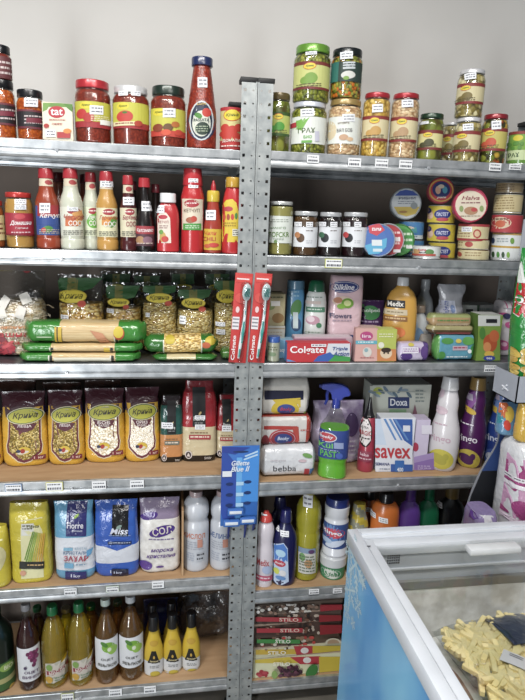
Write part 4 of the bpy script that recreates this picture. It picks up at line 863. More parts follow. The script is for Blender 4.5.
brush((249, 266), 'red toothbrush card hanging on the right rack post, right one of the pair')
# ================================================================= third shelf, right rack: toiletries
def txt(L, t, cx, cy, w, h, c, **k): L.text(t, cx, cy, w, h, c, **k)
tb = carton('tea_carton', 'white and grey carton at the back left behind the blue capped bottle', 'carton', (262, 284.5, 326), rC, .09, .08, ('#b8b8ae', '#a8a8a0', '#c8c8c0'), lambda L, it: (L.lines(265, 331, 282, 337, 2, '#a89c88'), L.rect(262, 328, 284.5, 329, '#a08c70')))
carton('tea_carton', 'beige green carton resting on the white and grey one at left', 'carton', (264, 285, 294), tb.top, .09, .08, ('#a49c74', '#8c8460', '#a49c74'), lambda L, it: (L.ell(275, 311, 8, 8, '#b8ac84'), L.ell(278, 318, 6, 5, '#8c6c3c'), L.ell(270, 306, 5, 4, '#7c8c54'), L.rect(271, 301, 280, 306, '#d8d8d4'), L.lines(268, 296, 283, 299, 1, '#5c6444')))
bottle('supplement_bottle', 'small grey green bottle with blue ridged cap beside the right rack post', 'bottle', (267, 280, 336), rC, .015, [(0, .94), (.02, 1), (.72, 1), (.76, .94), (.77, .9)], M('#a0a48c', 'gloss'), '#2c5cac', [(.77, .96), (.78, 1), (.98, .98), (1, .93), (.999, .02)], lambda L, it, b: (L.lines(269, 346, 278, 351, 2, '#5c6450'), L.ell(273, 354, 4, 2, '#78906c')))
carton('toothpaste_carton', 'pale blue carton lying behind the long red toothpaste box, at its left end', 'carton', (279.5, 300, 340), rC, .06, .05, ('#6ca4c8', '#5c90b4', '#8cb8d4'), lambda L, it: (L.text('aqua', 284, 351, 9, 4, '#e4ecf0'),))
carton('toothpaste_carton', 'pink and white striped carton lying behind the long red toothpaste box', 'carton', (294, 352, 337), rC, .05, .045, ('#c8b0bc', '#b49cac', '#d4c4cc'), lambda L, it: (L.rect(293, 338.5, 346, 340, '#a86c84'), L.lines(300, 341, 340, 343, 1, '#6c4c5c')))
def colg(L, it):
    L.rect(287, 343.5, 350, 361.5, '#c4202c'); L.poly([(328, 343.5), (350, 343.5), (350, 361.5), (324, 361.5)], '#d4d8e0'); L.poly([(322, 361.5), (330, 354), (350, 357), (350, 361.5)], '#3c9c4c'); L.poly([(313, 361.5), (318, 356), (330, 352), (334, 356), (328, 361.5)], '#2c5cb0'); L.poly([(287, 359), (296, 361.5), (287, 361.5)], '#4c8cc8')
    L.text('Colgate', 307, 350.5, 34, 9, '#f4f0f2'); L.text('Triple', 340, 349, 15, 4.4, '#2c4c90', it=True); L.text('Action', 341, 353.5, 16, 4.4, '#2c4c90', it=True); L.rect(311, 343.8, 326, 346.6, '#ecebf0'); L.lines(312, 344, 325, 346.4, 1, '#6c5c6c')
carton('toothpaste_box', 'long red toothpaste box with white lettering lying at the shelf edge', 'toothpaste', (287, 350.5, 343), rC, .006, .04, ('#c4202c', '#4c7cb8', '#d02c38'), colg)
bottle('shower_gel_tube', 'tall blue bottle with green leaf label left of the white shampoo', 'bottle', (285.5, 303.5, 280), rC, .14, [(0, .96), (.02, 1), (.8, 1), (.86, .97), (.88, .9)], M('#4c90bc', 'gloss'), '#54809c', [(.88, .95), (.885, 1), (.98, .98), (1, .94), (.999, .02)], lambda L, it, b: (L.ell(297, 308, 5, 9, '#4c8c44', rot=.3), L.ell(297, 324, 5, 7, '#2c4c74'), L.rect(294, 312, 299, 328, '#c8d8d8'), L.lines(290, 290, 300, 298, 2, '#88b8d0')), dep=.04, n=3)
def sham(L, it, b):
    L.lines(307, 296, 324, 299, 1, '#8c9c94'); L.rect(306, 307, 326, 312, '#4c8468'); L.lines(309, 308, 323, 311, 1, '#c8dcd0'); L.rect(306, 301, 322, 304, '#d8c8c0'); L.ell(314, 320, 7, 4.5, '#b88c9c'); L.ell(312, 319, 4, 3, '#d8c4cc'); L.ell(320, 325, 2.6, 2.6, '#3c7c54'); L.lines(307, 331, 322, 338, 3, '#9cac9c')
bottle('shampoo_bottle', 'white shampoo bottle with dark green cap and green stripe', 'shampoo', (304, 326, 280), rC, .11, [(0, .93), (.02, 1), (.5, .99), (.7, .96), (.8, .88), (.85, .74), (.86, .6)], M('#d4d8d4', 'gloss'), '#1c6444', [(.85, .72), (.855, .78), (.95, .72), (.985, .6), (1, .45), (.999, .02)], sham, dep=.045, n=2.4)
def silk(L, it, b):
    L.ell(344, 287, 15, 6, '#2c3c80'); L.ell(344, 287, 14, 5.2, '#e8e4ec'); L.ell(344, 287, 13.4, 4.8, '#2c3c80'); L.text('Silkline', 344, 287, 20, 5.6, '#f0eef4', it=True)
    L.ell(343, 301, 10, 5, '#d8c0b0'); L.ell(347, 303, 6, 5, '#6c9c2c'); L.ell(347, 303, 3.6, 3, '#c8d48c'); L.ell(338, 300, 4, 3, '#b87c5c'); L.ell(341, 306, 4, 2.6, '#7cac34'); L.text('Flowers', 341, 315.5, 20, 5, '#54506c'); L.lines(333, 319, 351, 322, 1, '#a08c9c'); L.rect(331, 334.5, 353, 338, '#404c88')
bag('liner_pack', 'tall pink pack with dark blue oval and kiwi picture', 'hygiene pack', (328, 360, 275), rC, .10, .06, lambda t, z: '#d8b8c0', silk, amp=.0015, n=4, shape=[(0, .9, .9), (.02, .97, 1), (.5, 1, 1), (.93, .98, .95), (.98, .96, .8), (1, .9, .5)])
bag('liner_pack', 'purple pack with green leaf panel beside the pink pack', 'hygiene pack', (359.5, 382, 300), rC, .14, .06, lambda t, z: '#4c2c5c', lambda L, it, b: (L.ell(371, 313, 9, 7, '#3c8c4c'), L.text('molped', 371, 311, 18, 4.4, '#dcece0'), L.lines(363, 320, 378, 324, 1, '#a08cb0'), L.ell(364, 306, 2, 1.6, '#4c9c54')), amp=.0015, n=4)
GB = 'small pink cartons in a row'
for i in range(3):
    x = 353+i*3.2
    carton('soap_carton', ('small pink carton at the back of the row', 'small pink carton in the middle of the row', 'small pink carton just behind the front one')[i], 'carton', (x+2, x+22, 326+i*.6), rC, .12-i*.032, .028, ('#c8a0a0', '#c49c9c', '#d4b0ac'), lambda L, it, x=x: (L.ell(x+10, 335, 5, 4, '#b84c84'), L.rect(x+2, 340, x+22, 343, '#a8c0c8')), group=GB)
def pk(L, it):
    L.rect(355.5, 328.5, 377, 361, '#d8a8a0'); L.ell(366.5, 336, 6.5, 4.6, '#b83c7c'); L.text('lira', 366.5, 336, 9, 3.2, '#f0dce8'); L.rect(355.5, 340.5, 377, 344, '#5cb0c4'); L.lines(358, 341, 374, 343.5, 1, '#e0f0f0'); L.ell(367, 352, 4.5, 5, '#d8d4cc'); L.ell(366, 350, 2, 2, '#8cb0b8'); L.lines(360, 356.5, 374, 359, 1, '#b06c6c')
carton('soap_carton', 'small pink carton with magenta badge, frontmost of its row', 'carton', (355.5, 377, 328.5), rC, .014, .03, ('#d8a8a0', '#c89894', '#dcb4ac'), pk, group=GB)
def yg(L, it):
    L.rect(377, 330, 396, 349, '#b8c454'); L.rect(377, 349, 396, 361, '#d08444'); L.ell(386, 353, 6, 5.5, '#e0c8a8'); L.ell(386, 350, 5, 2.5, '#3c2c24'); L.ell(384, 353, .9, .9, '#30241c'); L.ell(388, 353, .9, .9, '#30241c'); L.lines(379, 333, 393, 338, 2, '#e8e8c0'); L.ell(381, 345, 3, 3, '#e4e4d0')
carton('soap_carton', 'small yellow green carton with a child face and orange base', 'carton', (377, 396, 329.5), rC, .014, .05, ('#b8c454', '#a8b048', '#ccd470'), yg)
def medx(L, it, b):
    L.rect(389, 300.5, 408, 308, '#1c1c20'); L.text('Medix', 398.5, 304, 16, 5, '#e8e4dc'); L.rect(386, 309.5, 410, 315, '#c8b898'); L.rect(386, 316.5, 410, 321, '#8c5c28'); L.lines(388, 317, 408, 320.5, 1, '#d8b884'); L.lines(390, 311, 406, 314, 1, '#8c7c5c'); L.ell(401, 332, 7, 5, '#d8742c'); L.ell(398, 336, 4, 3, '#e8b86c')
bottle('soap_bottle', 'large yellow orange liquid soap bottle with white cap', 'soap', (382.5, 417, 277), rC, .07, [(0, .92), (.015, 1), (.4, 1), (.6, .97), (.74, .86), (.82, .68), (.87, .42), (.9, .32)], M('#cf9c38', 'gloss'), '#d8dadc', [(.895, .34), (.9, .36), (.985, .34), (1, .3), (.999, .02)], medx, dep=.06, n=2.3)
bottle('lotion_bottle', 'shaded grey bottle set far back right of the large yellow soap bottle', 'bottle', (412, 433, 279), rC, .18, [(0, .92), (.015, 1), (.6, .98), (.72, .8), (.8, .45), (.86, .4)], M('#8c9094', 'gloss'), '#989ca0', [(.86, .44), (.865, .46), (.985, .44), (1, .4), (.999, .02)], lambda L, it, b: (L.ell(422, 304, 6, 8, '#a8a494'), L.lines(416, 312, 428, 316, 2, '#6c7074')), dep=.05)
bottle('lotion_bottle', 'white bottle with light blue label and beige cap behind the purple wipes', 'bottle', (406, 429, 305), rC, .13, [(0, .92), (.02, 1), (.3, 1), (.6, .86), (.78, .6), (.84, .4), (.86, .38)], M('#d0d4d4', 'gloss'), '#b49c84', [(.85, .5), (.86, .54), (.985, .5), (1, .45), (.999, .02)], lambda L, it, b: (L.ell(418, 335, 8, 8, '#7ca4cc'), L.ell(416, 326, 4, 6, '#a8c4dc')), dep=.045)
def beb(L, it, b):
    L.rect(440, 301, 456, 319, '#c4c8dc'); L.text('Bebelan', 447, 309, 15, 5, '#5464a8', rot=-1.45, it=True); L.ell(453, 309, 2, 4, '#7c94c4')
bag('cotton_bag', 'translucent bag of cotton with lilac label and gathered top', 'bag', (434, 462, 284), rC, .10, .07, lambda t, z: '#a8a8b0', beb, amp=.008, n=2.4, fr_=24, shape=[(0, .85, .9), (.03, .95, 1), (.5, 1, 1), (.64, .9, .9), (.72, .75, .6), (.8, .8, .5), (.95, 1, .35), (1, .95, .3)])
pw = pack('wipes_pack', 'small wipes pack with blue and green flowers, bottom front of the shelf', 'wipes', 435, 477, 336, 361, rC, .02, .05, lambda t, x: M('#5ca0b8' if abs(x) < .82 else '#5c9c4c', 'film'), lambda L, it, b: (L.ell(447, 341, 6, 3, '#4c9444'), L.ell(468, 341, 6, 4, '#5ca44c'), L.ell(474, 350, 4, 6, '#3c8c3c'), L.ell(441, 355, 4, 4, '#4c9444'), L.rect(452, 345.5, 467, 350, '#c8b0bc'), L.lines(453, 346, 466, 349.5, 1, '#a83c5c'), L.ell(458, 341, 3, 2, '#d8c44c'), L.lines(446, 355, 468, 358, 1, '#d8e8ec'), L.ell(469, 351, 2, 2, '#e8ecec')), group='wet wipes', n=3.8)
pack('wipes_pack', 'wipes pack with orange edge and pale pattern, on the blue flowered pack', 'wipes', 429, 476, 330, 338.5, pw.top, .025, .05, lambda t, x: M('#a8a070' if math.sin(t) > .1 else '#58442c', 'film'), lambda L, it, b: (L.rect(436, 332, 471, 334, '#b84c44'),), group='wet wipes', n=3.8)
pack('wipes_pack', 'top wipes pack of the pile with green and beige print', 'wipes', 430, 474, 317, 329, pw.top+.025, .03, .05, lambda t, x: M('#9ca468' if math.sin(t) > .3 else '#b49468', 'film'), lambda L, it, b: (L.rect(436, 323, 470, 327, '#c8b494'), L.lines(437, 319, 468, 322, 1, '#5c8c44'), L.lines(437, 324, 468, 327, 1, '#7c3c3c')), group='wet wipes', n=3.8)
pack('wipes_pack', 'purple and white wipes pack lying left of the blue flowered one', 'wipes', 398, 431, 343, 361, rC, .012, .05, lambda t, x: M('#c8bcd8' if x < .5 else '#5c4484', 'film'), lambda L, it, b: (L.ell(406, 356, 6, 4, '#4c2c7c'), L.ell(416, 350, 4, 3.4, '#8c5c9c'), L.rect(402, 347, 418, 353, '#e4e0ec'), L.lines(403, 348, 417, 352, 2, '#8c4c9c'), L.ell(424, 352, 4, 6, '#5c3c84'), L.ell(411, 345, 3, 1.5, '#c8b83c')), group='wet wipes', n=3.8)
pack('snack_pack', 'crumpled brown printed pack standing between the purple wipes and the pile', 'wipes', 421, 440, 324, 346, rC, .075, .03, lambda t, x: M('#8c4c3c' if x > 0 else '#a8a098', 'film'))
tw = carton('tea_carton', 'dark green carton with white top at the back behind the squirrel box', 'carton', (460, 477, 305), rC, .18, .08, ('#3c5040', '#2c4030', '#c8ccc8'), lambda L, it: (L.rect(457, 305, 477, 314, '#b8bcb8'), L.rect(466, 309, 473, 312, '#2c2c30'), L.ell(468, 320, 6, 3, '#5c8050'), L.rect(457, 328, 477, 340, '#8c9c70')))
def squ(L, it):
    L.rect(478, 315, 500, 361, '#7c9c3c'); L.rect(478, 315, 500, 326, '#d0d2ce'); L.rect(486, 319, 497, 323, '#1c1c24'); L.ell(490, 343, 7, 9, '#b8501c'); L.ell(494, 336, 5, 6, '#c8642c'); L.ell(487, 347, 4, 5, '#d88c4c'); L.ell(489, 354, 5, 3, '#e0b83c'); L.ell(489, 358, 6, 2.6, '#30409c'); L.text('tea', 489, 358, 6, 2.2, '#e8e8f0'); L.ell(482, 333, 3, 6, '#4c8434')
carton('tea_box', 'green box with red squirrel picture and white top at the shelf edge', 'carton', (478, 500, 315), rC, .02, .07, ('#7c9c3c', '#5c7c2c', '#d8dad6'), squ)
def tiss(L, it, b):
    for x in range(491, 513, 4): L.rect(x, 300, x+.8, 308, '#b83878')
    L.rect(488, 308, 515, 309, '#9c9ca4')
    R = random.Random(3)
    for x, y, r in ((496, 330, 5), (503, 345, 6), (509, 325, 4), (494, 352, 5), (506, 315, 3), (500, 318, 3), (512, 356, 4), (497, 341, 3)): L.ell(x, y, r, r*.8, '#c44c8c', rot=.4); L.ell(x+1, y-1, r*.4, r*.35, '#e8b0cc')
    L.ell(507, 316, 2.6, 3, '#30305c')
bag('tissue_pack', 'white tissue pack with pink rose print beside the squirrel box', 'tissue pack', (494, 521, 300), rC, .09, .09, lambda t, z: '#d4ccd0', tiss, amp=.003, n=4, shape=[(0, .95, .9), (.02, 1, 1), (.9, 1, 1), (.97, .97, .85), (1, .9, .6)])
carton('tissue_box', 'pale carton at the back between the cotton bag and the tissue pack', 'carton', (476, 494, 305), rC, .20, .08, ('#b0b0ae', '#9c9c9a', '#c0c0be'), lambda L, it: L.lines(479, 308, 491, 313, 2, '#6c8c8c'))
# ================================================================= fourth shelf, left rack: rice, lentils, coffee
GR = 'yellow bags of lentils, beans and rice'
BSH = [(0, .86, .82), (.015, .92, .93), (.06, 1, 1), (.3, 1, 1), (.6, .98, .96), (.78, .95, .82), (.88, .93, .55), (.94, .95, .25), (.98, .97, .08), (1, .97, .05)]
def krina(x0, x1, yt, yb, lab, fill, word, y0=.11, dep=.07, rot=0, word2=None, shade=0, stick=()):
    H = yb-yt; cx = (x0+x1)/2; w = (x1-x0)/2
    def cf(t, z):
        if z > .80: return '#46202a'
        if z > .69 and abs(math.sin(t)) > .86: return '#2c2458'
        return '#e0ac1c'
    def art(L, it, b):
        ty = yt+H*.31
        L.poly([(cx-w*.98, yt+H*.2), (cx+w*.98, yt+H*.2), (cx+w*.85, ty+3), (cx+w*.5, ty-2), (cx-w*.5, ty-2), (cx-w*.9, ty+3)], '#46202a')
        def win(k, c):
            P = []
            for px, py in ((-.62, .38), (.62, .38), (.64, .62), (.70, .70), (.66, .78), (.45, .83), (.25, .88), (0, .90), (-.25, .88), (-.45, .83), (-.66, .78), (-.70, .70), (-.64, .62)):
                P.append((cx+px*w*k-w*.06, yt+H*(.64+(py-.64)*k)))
            L.poly(P, c)
        win(1.15, '#e0d0a8'); win(1.1, '#6c2434'); L.mk = 'print'; win(.98, MC[fill])
        L.poly([(cx-w*.6, ty+H*.11), (cx+w*.48, ty+H*.11), (cx+w*.3, ty+H*.19), (cx-w*.06, ty+H*.225), (cx-w*.42, ty+H*.19)], '#5c2430'); L.text(word, cx-w*.06, ty+H*.145, w*.62, H*.04, '#ece0dc')
        if word2: L.text(word2, cx-w*.06, ty+H*.185, w*.5, H*.035, '#ece0dc')
        L.ell(cx-w*.04, ty+1, w*.80, H*.105, '#e6dcb0', rot=-.08); L.ell(cx-w*.04, ty+1, w*.76, H*.097, '#45602c', rot=-.08); L.ell(cx-w*.04, ty+1, w*.72, H*.088, '#c2be2c', rot=-.08)
        L.text('Крина', cx-w*.04, ty+1, w*1.08, H*.09, '#46401c', it=True, rot=-.06)
        L.ell(cx-w*.05, yt+H*.765, w*.28, H*.05, '#d8b828'); L.ell(cx-w*.1, yt+H*.79, w*.25, H*.02, '#dcd4c4', rot=-.2); L.ell(cx-w*.12, yt+H*.77, w*.1, H*.03, '#a83020', rot=.5); L.ell(cx-w*.3, yt+H*.77, w*.1, H*.02, '#2c3054')
        L.rect(cx+w*.3, yt+H*.83, cx+w*.82, yt+H*.885, '#7c2430'); L.text('1 кг', cx+w*.56, yt+H*.857, w*.4, H*.03, '#e0c0b0')
    return bag('grain_bag', lab, 'bag', (x0, x1, yt), zD, y0, dep, cf, art, rot=rot, group=GR, shape=BSH, amp=.0028, n=3)
krina(-38, 2.5, 395, 467, 'yellow grain bag cut off by the left edge of the photo', 'rice', 'ОРИЗ')
krina(3, 48, 391, 468, 'yellow bag with lentils in its window, leftmost full bag on the shelf', 'lentils', 'ЛЕЩА', rot=.04)
krina(48.5, 84.5, 390, 467, 'yellow bag with speckled beans, second full bag from the left', 'lentils', 'ЛЕЩА', rot=-.03)
krina(85, 125.5, 388, 463, 'yellow bag of white beans with cream window, third from the left', 'whitebeans', 'БОБ', word2='БАЛДО', y0=.12)
krina(125, 160, 387, 463, 'narrow yellow bag of white rice leaning beside the green coffee', 'rice', 'ОРИЗ', word2='БАЛДО', y0=.12, rot=.05)
CSH = [(0, .93, .9), (.015, .98, .98), (.05, 1, 1), (.74, 1, 1), (.84, .93, .8), (.9, .82, .5), (.94, .8, .35), (.985, .8, .3), (1, .78, .28)]
def coffee(x0, x1, yt, yb, lab, c1, c2, y0=.11, dep=.06, word='Fiorre', sl=None):
    H = yb-yt; cx = (x0+x1)/2; w = (x1-x0)/2
    def cf(t, z):
        if z > .86: return '#2a1c1e' if c1 != '#a81c28' else '#7c141e'
        if z < .09: return '#1c1816'
        return c2 if z < .44 else c1
    def art(L, it, b):
        L.rect(cx-w*.38, yt+H*.10, cx+w*.38, yt+H*.56, '#141416'); L.text(word, cx, yt+H*.465, w*.62, H*.05, '#d8d8d4', bold=True); L.ell(cx+1, yt+H*.40, w*.06, H*.025, '#c8b070', rot=.6); L.lines(cx-w*.26, yt+H*.505, cx+w*.28, yt+H*.53, 1, '#98989a')
        L.rect(cx-w*.58, yt+H*.66, cx+w*.66, yt+H*.715, '#a83038' if c1 == '#a81c28' else '#6c7468'); L.lines(cx-w*.5, yt+H*.665, cx+w*.6, yt+H*.71, 1, '#e8d4c0'); L.lines(cx-w*.5, yt+H*.62, cx+w*.5, yt+H*.65, 1, '#8c6c4c')
        L.ell(cx-w*.6, yt+H*.90, w*.2, H*.05, '#d8ccc8'); L.ell(cx-w*.6, yt+H*.90, w*.15, H*.038, '#3c3030'); L.poly([(cx-w*.6, yt+H*.875), (cx-w*.5, yt+H*.92), (cx-w*.7, yt+H*.92)], '#d8ccc8'); L.text('500г', cx+w*.5, yt+H*.935, w*.4, H*.03, '#c8c0b8')
    it = bag('coffee_bag', lab, 'coffee', (x0, x1, yt), zD, y0, dep, cf, art, group='bags of coffee', shape=CSH, amp=.002, n=4)
    for q in (sl or ()): it.sticker(it.b.S, *q)
coffee(160, 183, 395, 464, 'green and orange coffee bag left of the red coffee bags', '#24574e', '#cc8a4c', sl=[(162, 422, 173, 428)])
coffee(182, 216, 380, 462.5, 'large red coffee bag, taller than the other two', '#a81c28', '#d4c49c', sl=[(195, 415, 205, 419), (195, 424, 205, 429)])
coffee(215.5, 238, 394, 459, 'small red coffee bag partly behind the rack post', '#a81c28', '#d4c49c', y0=.13, sl=[(222, 425, 231, 431)])
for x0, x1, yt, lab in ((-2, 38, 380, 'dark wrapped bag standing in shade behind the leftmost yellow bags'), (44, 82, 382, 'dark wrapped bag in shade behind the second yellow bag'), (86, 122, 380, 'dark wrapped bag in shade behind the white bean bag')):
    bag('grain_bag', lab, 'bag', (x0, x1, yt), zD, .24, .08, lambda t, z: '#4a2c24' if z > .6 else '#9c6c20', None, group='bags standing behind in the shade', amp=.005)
# ---------------------------------------------------------------- razor card hanging on the posts
def razor():
    it = Item('razor_card', 'blue card of disposable razors hanging across the two rack posts', 'razor card', (221, 258, 446), .722, -.0098, dep=.004, flat=True); H = it.H; w = it.W/2
    mb = MB(); mb.box(-w, -.001, .0, w, .001, H, '#1f6cc4', .0008); mb.build('backing_card', it.root)
    L = Label(it, lambda a, v, off: Vector((a, -.0012-off, v)), 'front_print'); L.p = lambda fx, fz: (fx*w, fz*H)
    L.poly([(-1, 1), (-1, .2), (-.85, .05), (-.3, .05), (-.1, .55), (-.3, .8)], '#1c48a8'); L.poly([(1, .97), (1, .3), (.1, .3), (-.1, .8)], '#2c8ce0'); L.rect(-.2, .86, .1, .05, '#58a8e8'); L.poly([(-1, 1), (.5, .98), (-.3, .9), (-1, .93)], '#1c3c9c')
    L.ell(0, .93, .42, .012, '#123064')
    L.text('Gillette', -.05, .81, .9, .05, '#e4eef8', it=True) if False else None
    def T(t, cx, cz, ww, hh, c, it_=True):
        vs, fs = textgeo(t, True, it_); n = len(L.v); mi = L.m(M(c))
        for a, b in vs: L.v.append(tuple(L.S((cx+a*ww)*w, (cz+b*hh)*H, .0035)))
        for f in fs: L.f.append(tuple(n+i for i in f)); L.mi.append(mi)
    T('Gillette', -.0, .795, .95, .06, '#e4eef8'); T('Blue II', .0, .722, 1.0, .066, '#e4eef8')
    for a in ((.15, .84), (.2, .88)): L.poly([(a[0], a[1]), (.9, a[1]+.06), (.92, a[1]+.04), (a[0]+.05, a[1]-.015)], '#b8d8f0')
    for z in (.535, .40, .27):
        L.ell(-.55, z, .2, .02, '#0f2c68'); L.ell(.42, z+.02, .2, .02, '#0f2c68'); L.rect(-.2, z+.025, .2, z-.02, '#a8d0ec')
    L.rect(-.95, .70, -.45, .63, '#e0e4ec'); L.lines(-.9, .69, -.5, .64, 2, '#8890a0')
    L.done()
    for i, (cx, cz, wd) in enumerate(((-.22, .20, .5), (-.42, .06, .52), (.46, .085, .5))):
        mb = MB(); X = cx*w; Z = cz*H
        mb.box(X-wd*w*.85, -.019, Z-.011, X+wd*w*.85, -.006, Z+.011, '#2c6cc0', .002); mb.build('razor_head', it.root)
        mb = MB(); mb.box(X-wd*w*.66, -.0205, Z-.004, X+wd*w*.66, -.0185, Z+.006, '#dce4ec', .0006); mb.build('blade', it.root)
    for i, (cx, cz) in enumerate(((-.55, -.14), (.35, -.14), (.8, -.05))):
        mb = MB(); mb.tube([(cx*w+.004, -.012, .10*H), (cx*w, -.012, .0), (cx*w-.002, -.010, cz*H)], [.0035, .0045, .0032], '#1c2c6c', 8); mb.build('razor_handle', it.root)
razor()
# ================================================================= fourth shelf, right rack: cleaning
def yb_(L, it, b):
    L.rect(263, 397, 305, 424, '#d8d4cc'); L.rect(262, 390, 303, 399, '#1a1c3c'); L.poly([(272, 399), (300, 397), (301, 424), (296, 424)], '#d4b828'); L.ell(285, 409, 14, 9.5, '#d8bc1c'); L.ell(286, 409, 9, 5.5, '#3c4c94'); L.text('Booky', 286, 409, 12, 4.4, '#c83848', it=True); L.rect(304, 411, 314, 413, '#8cb03c'); L.lines(279, 419, 290, 421, 1, '#6c6c5c')
g1z = rD
bw = pack('wipes_pack', 'white wet wipes pack with red and blue squares at the shelf edge', 'wipes', 259, 318, 450, 479.5, rD, .03, .08, lambda t, x: M('#d8dade', 'film'), lambda L, it, b: (L.text('bebba', 284.5, 468, 23, 6, '#34343c', bold=False), L.rect(304, 467.5, 309, 475, '#b8303c'), L.rect(309.5, 467.5, 314, 475, '#3c6ca8'), L.rect(314.5, 467.5, 317, 475, '#303048'), L.ell(307, 455, 5, 2, '#6c9c50', rot=.2), L.ell(302, 460, 4, 1.4, '#c8b0b8'), L.lines(270, 459, 286, 461, 1, '#c0b8c0')), n=3.2, amp=.004)
rb = pack('wipes_pack', 'white wipes pack with red badge in the middle of the three pack pile', 'wipes', 257, 314, 424, 451, bw.top, .05, .08, lambda t, x: M('#d0ccc8' if x < .72 and math.sin(t) < .85 else '#b04030', 'film'), lambda L, it, b: (L.rect(262, 425.5, 297, 429, '#b03028'), L.poly([(292, 427), (298, 426), (300, 449), (296, 449)], '#b84438'), L.ell(282.5, 438, 14, 9, '#b02c34'), L.ell(282.5, 438, 12.5, 7.8, '#c8b0b4'), L.ell(282.5, 438, 12, 7.2, '#8c2434'), L.ell(283, 438, 9, 5, '#2c3c7c'), L.text('Booky', 283, 438, 12, 4.4, '#c8d0e4', it=True), L.ell(265, 441, 4, 7, '#7c2028'), L.lines(272, 448, 292, 450, 1, '#444050'), L.lines(300, 428, 311, 431, 1, '#c05c54')), n=5)
pack('wipes_pack', 'wipes pack with big yellow badge and dark top band, top of the pile', 'wipes', 258, 312, 388, 424, rb.top, .06, .08, lambda t, x: M('#d0ccc4', 'film'), yb_, n=3.6)
def spr(L, it, b):
    L.band(b, 429, 457, '#24408c', -1.3, 1.3); L.ell(328, 436, 11, 5, '#d0d8e4'); L.ell(328, 436, 10, 4.2, '#b83440'); L.text('Booky', 328, 436, 15, 4, '#e8e8f0', it=True); L.text('Kül', 328, 444, 14, 5, '#6cc060'); L.text('PASTA', 333, 452, 21, 6, '#5cb850'); L.rect(336, 440, 345, 446, '#8c9cc8'); L.ell(341, 453, 3.4, 3, '#3c5cb0'); L.lines(320, 447.5, 340, 449, 1, '#a8b8dc')
sp = Item('spray_bottle', 'spray bottle with blue trigger and bright green liquid, blue label', 'spray bottle', (318, 349, 404), rD, .02, dep=.055)
SPP = [(0, .93), (.012, .98), (.04, 1), (.16, .96), (.19, .93), (.22, .96), (.26, 1), (.62, 1), (.70, .97), (.80, .62), (.9, .42), (.96, .34), (1, .32)]
lq = [(a+.004 if a == 0 else a, r*.96) for a, r in SPP if a < .68]+[(.69, .94)]
sp.lathe(lq, M('#6cc424', 'gloss'), 'cleaning_liquid', .8, 2.6); spb = sp.lathe(SPP, 'glass', 'bottle_body', .8, 2.6)
L = Label(sp, spb.S); spr(L, sp, spb); L.done()
mb = MB(); H = sp.H; W = sp.W/2
mb.tube([(0, 0, H-.012), (0, 0, H+.022)], .0135, M('#1c34a0', 'gloss'), 20); mb.build('cap', sp.root)
mb = MB(); R_ = Matrix
P = [(-.050, .052), (-.050, .066), (-.020, .072), (.012, .070), (.034, .060), (.044, .042), (.040, .034), (.022, .030), (.016, .018), (-.014, .018), (-.018, .040), (-.030, .048)]
for sgn in (1,):
    bm = bmesh.new(); vs = [bm.verts.new((x, -.0125, H+z-.002)) for x, z in P]; f = bm.faces.new(vs); r = bmesh.ops.extrude_face_region(bm, geom=[f])
    for v in r['geom']:
        if isinstance(v, bmesh.types.BMVert): v.co.y = .0125
    bmesh.ops.bevel(bm, geom=[e for e in bm.edges], offset=.0025, segments=2, affect='EDGES'); mb.addbm(bm, M('#1c34a0', 'gloss'))
mb.build('sprayer_head', sp.root)
mb = MB(); mb.tube([(-.026, 0, H+.05), (-.032, 0, H+.03), (-.030, 0, H+.014), (-.036, 0, H-.004)], [.006, .0055, .005, .004], M('#1a2f8c', 'gloss'), 8); mb.build('trigger', sp.root)
mb = MB(); mb.tube([(-.050, 0, H+.057), (-.058, 0, H+.057)], .006, M('#182870', 'gloss'), 10); mb.build('nozzle', sp.root)
bag('refill_bag', 'crinkled lilac foil bag behind the green spray bottle', 'bag', (311, 361, 400), rD, .13, .07, lambda t, z: MC['purplefoil'], lambda L, it, b: (L.ell(352, 425, 7, 12, '#5c4474'), L.ell(318, 420, 4, 10, '#c8b8d4'), L.lines(346, 440, 358, 462, 5, '#d8d0e0')), amp=.008, kind='print')
def mag(L, it, b):
    L.ell(367, 432, 7.6, 15, '#181618'); L.poly([(361, 427), (364, 420), (370, 420), (373.5, 427), (373, 440), (368, 446), (362, 442)], '#e4dcdc'); L.text('ULTRA', 367, 427.5, 8, 2.2, '#302c30'); L.text('MAGIC', 367.5, 433, 12.5, 4.6, '#a8303c'); L.lines(362, 437, 372, 440, 1, '#3c2c30'); L.rect(361, 451, 374, 461, '#8c2c48'); L.text('leke', 367, 454, 8, 3, '#dcb8c4'); L.lines(362, 457, 373, 460, 1, '#d8b0bc')
bottle('stain_remover_bottle', 'dark red squeeze bottle with long black pointed cap and pink shoulder', 'bottle', (358.5, 376, 397), rD, .05, [(0, .93), (.015, 1), (.27, 1), (.29, .93), (.5, .93), (.6, .95), (.67, .9), (.72, .7), (.74, .55)], M('#a42c44', 'gloss'), '#17161a', [(.735, .62), (.75, .66), (.78, .5), (.88, .28), (.97, .16), (1, .12), (.999, .02)], mag)
def doxa(L, it):
    L.rect(370, 386, 425, 420, '#c8ccc0'); L.ell(378, 391, 5, 4, '#b8c450'); R = random.Random(5)
    for i in range(9): L.ell(372+i*4.6, 392+3*math.sin(i*1.7), 4, 1.5, ('#6c8498', '#8ca0ac', '#5c7484')[i % 3], rot=R.uniform(-1, 1))
    L.rect(388, 397, 409, 408, '#2c3c6c'); L.text('Doxa', 398.5, 402, 17, 7, '#e4e8f0'); L.rect(389, 409, 406, 414, '#8cb488'); L.poly([(412, 414), (414.5, 404), (417, 414)], '#8c5c6c'); L.lines(415, 389, 424, 403, 4, '#8c9894'); L.rect(386, 414, 410, 420, '#4c8c5c'); L.rect(370, 391, 425, 391.6, '#a8b0a8')
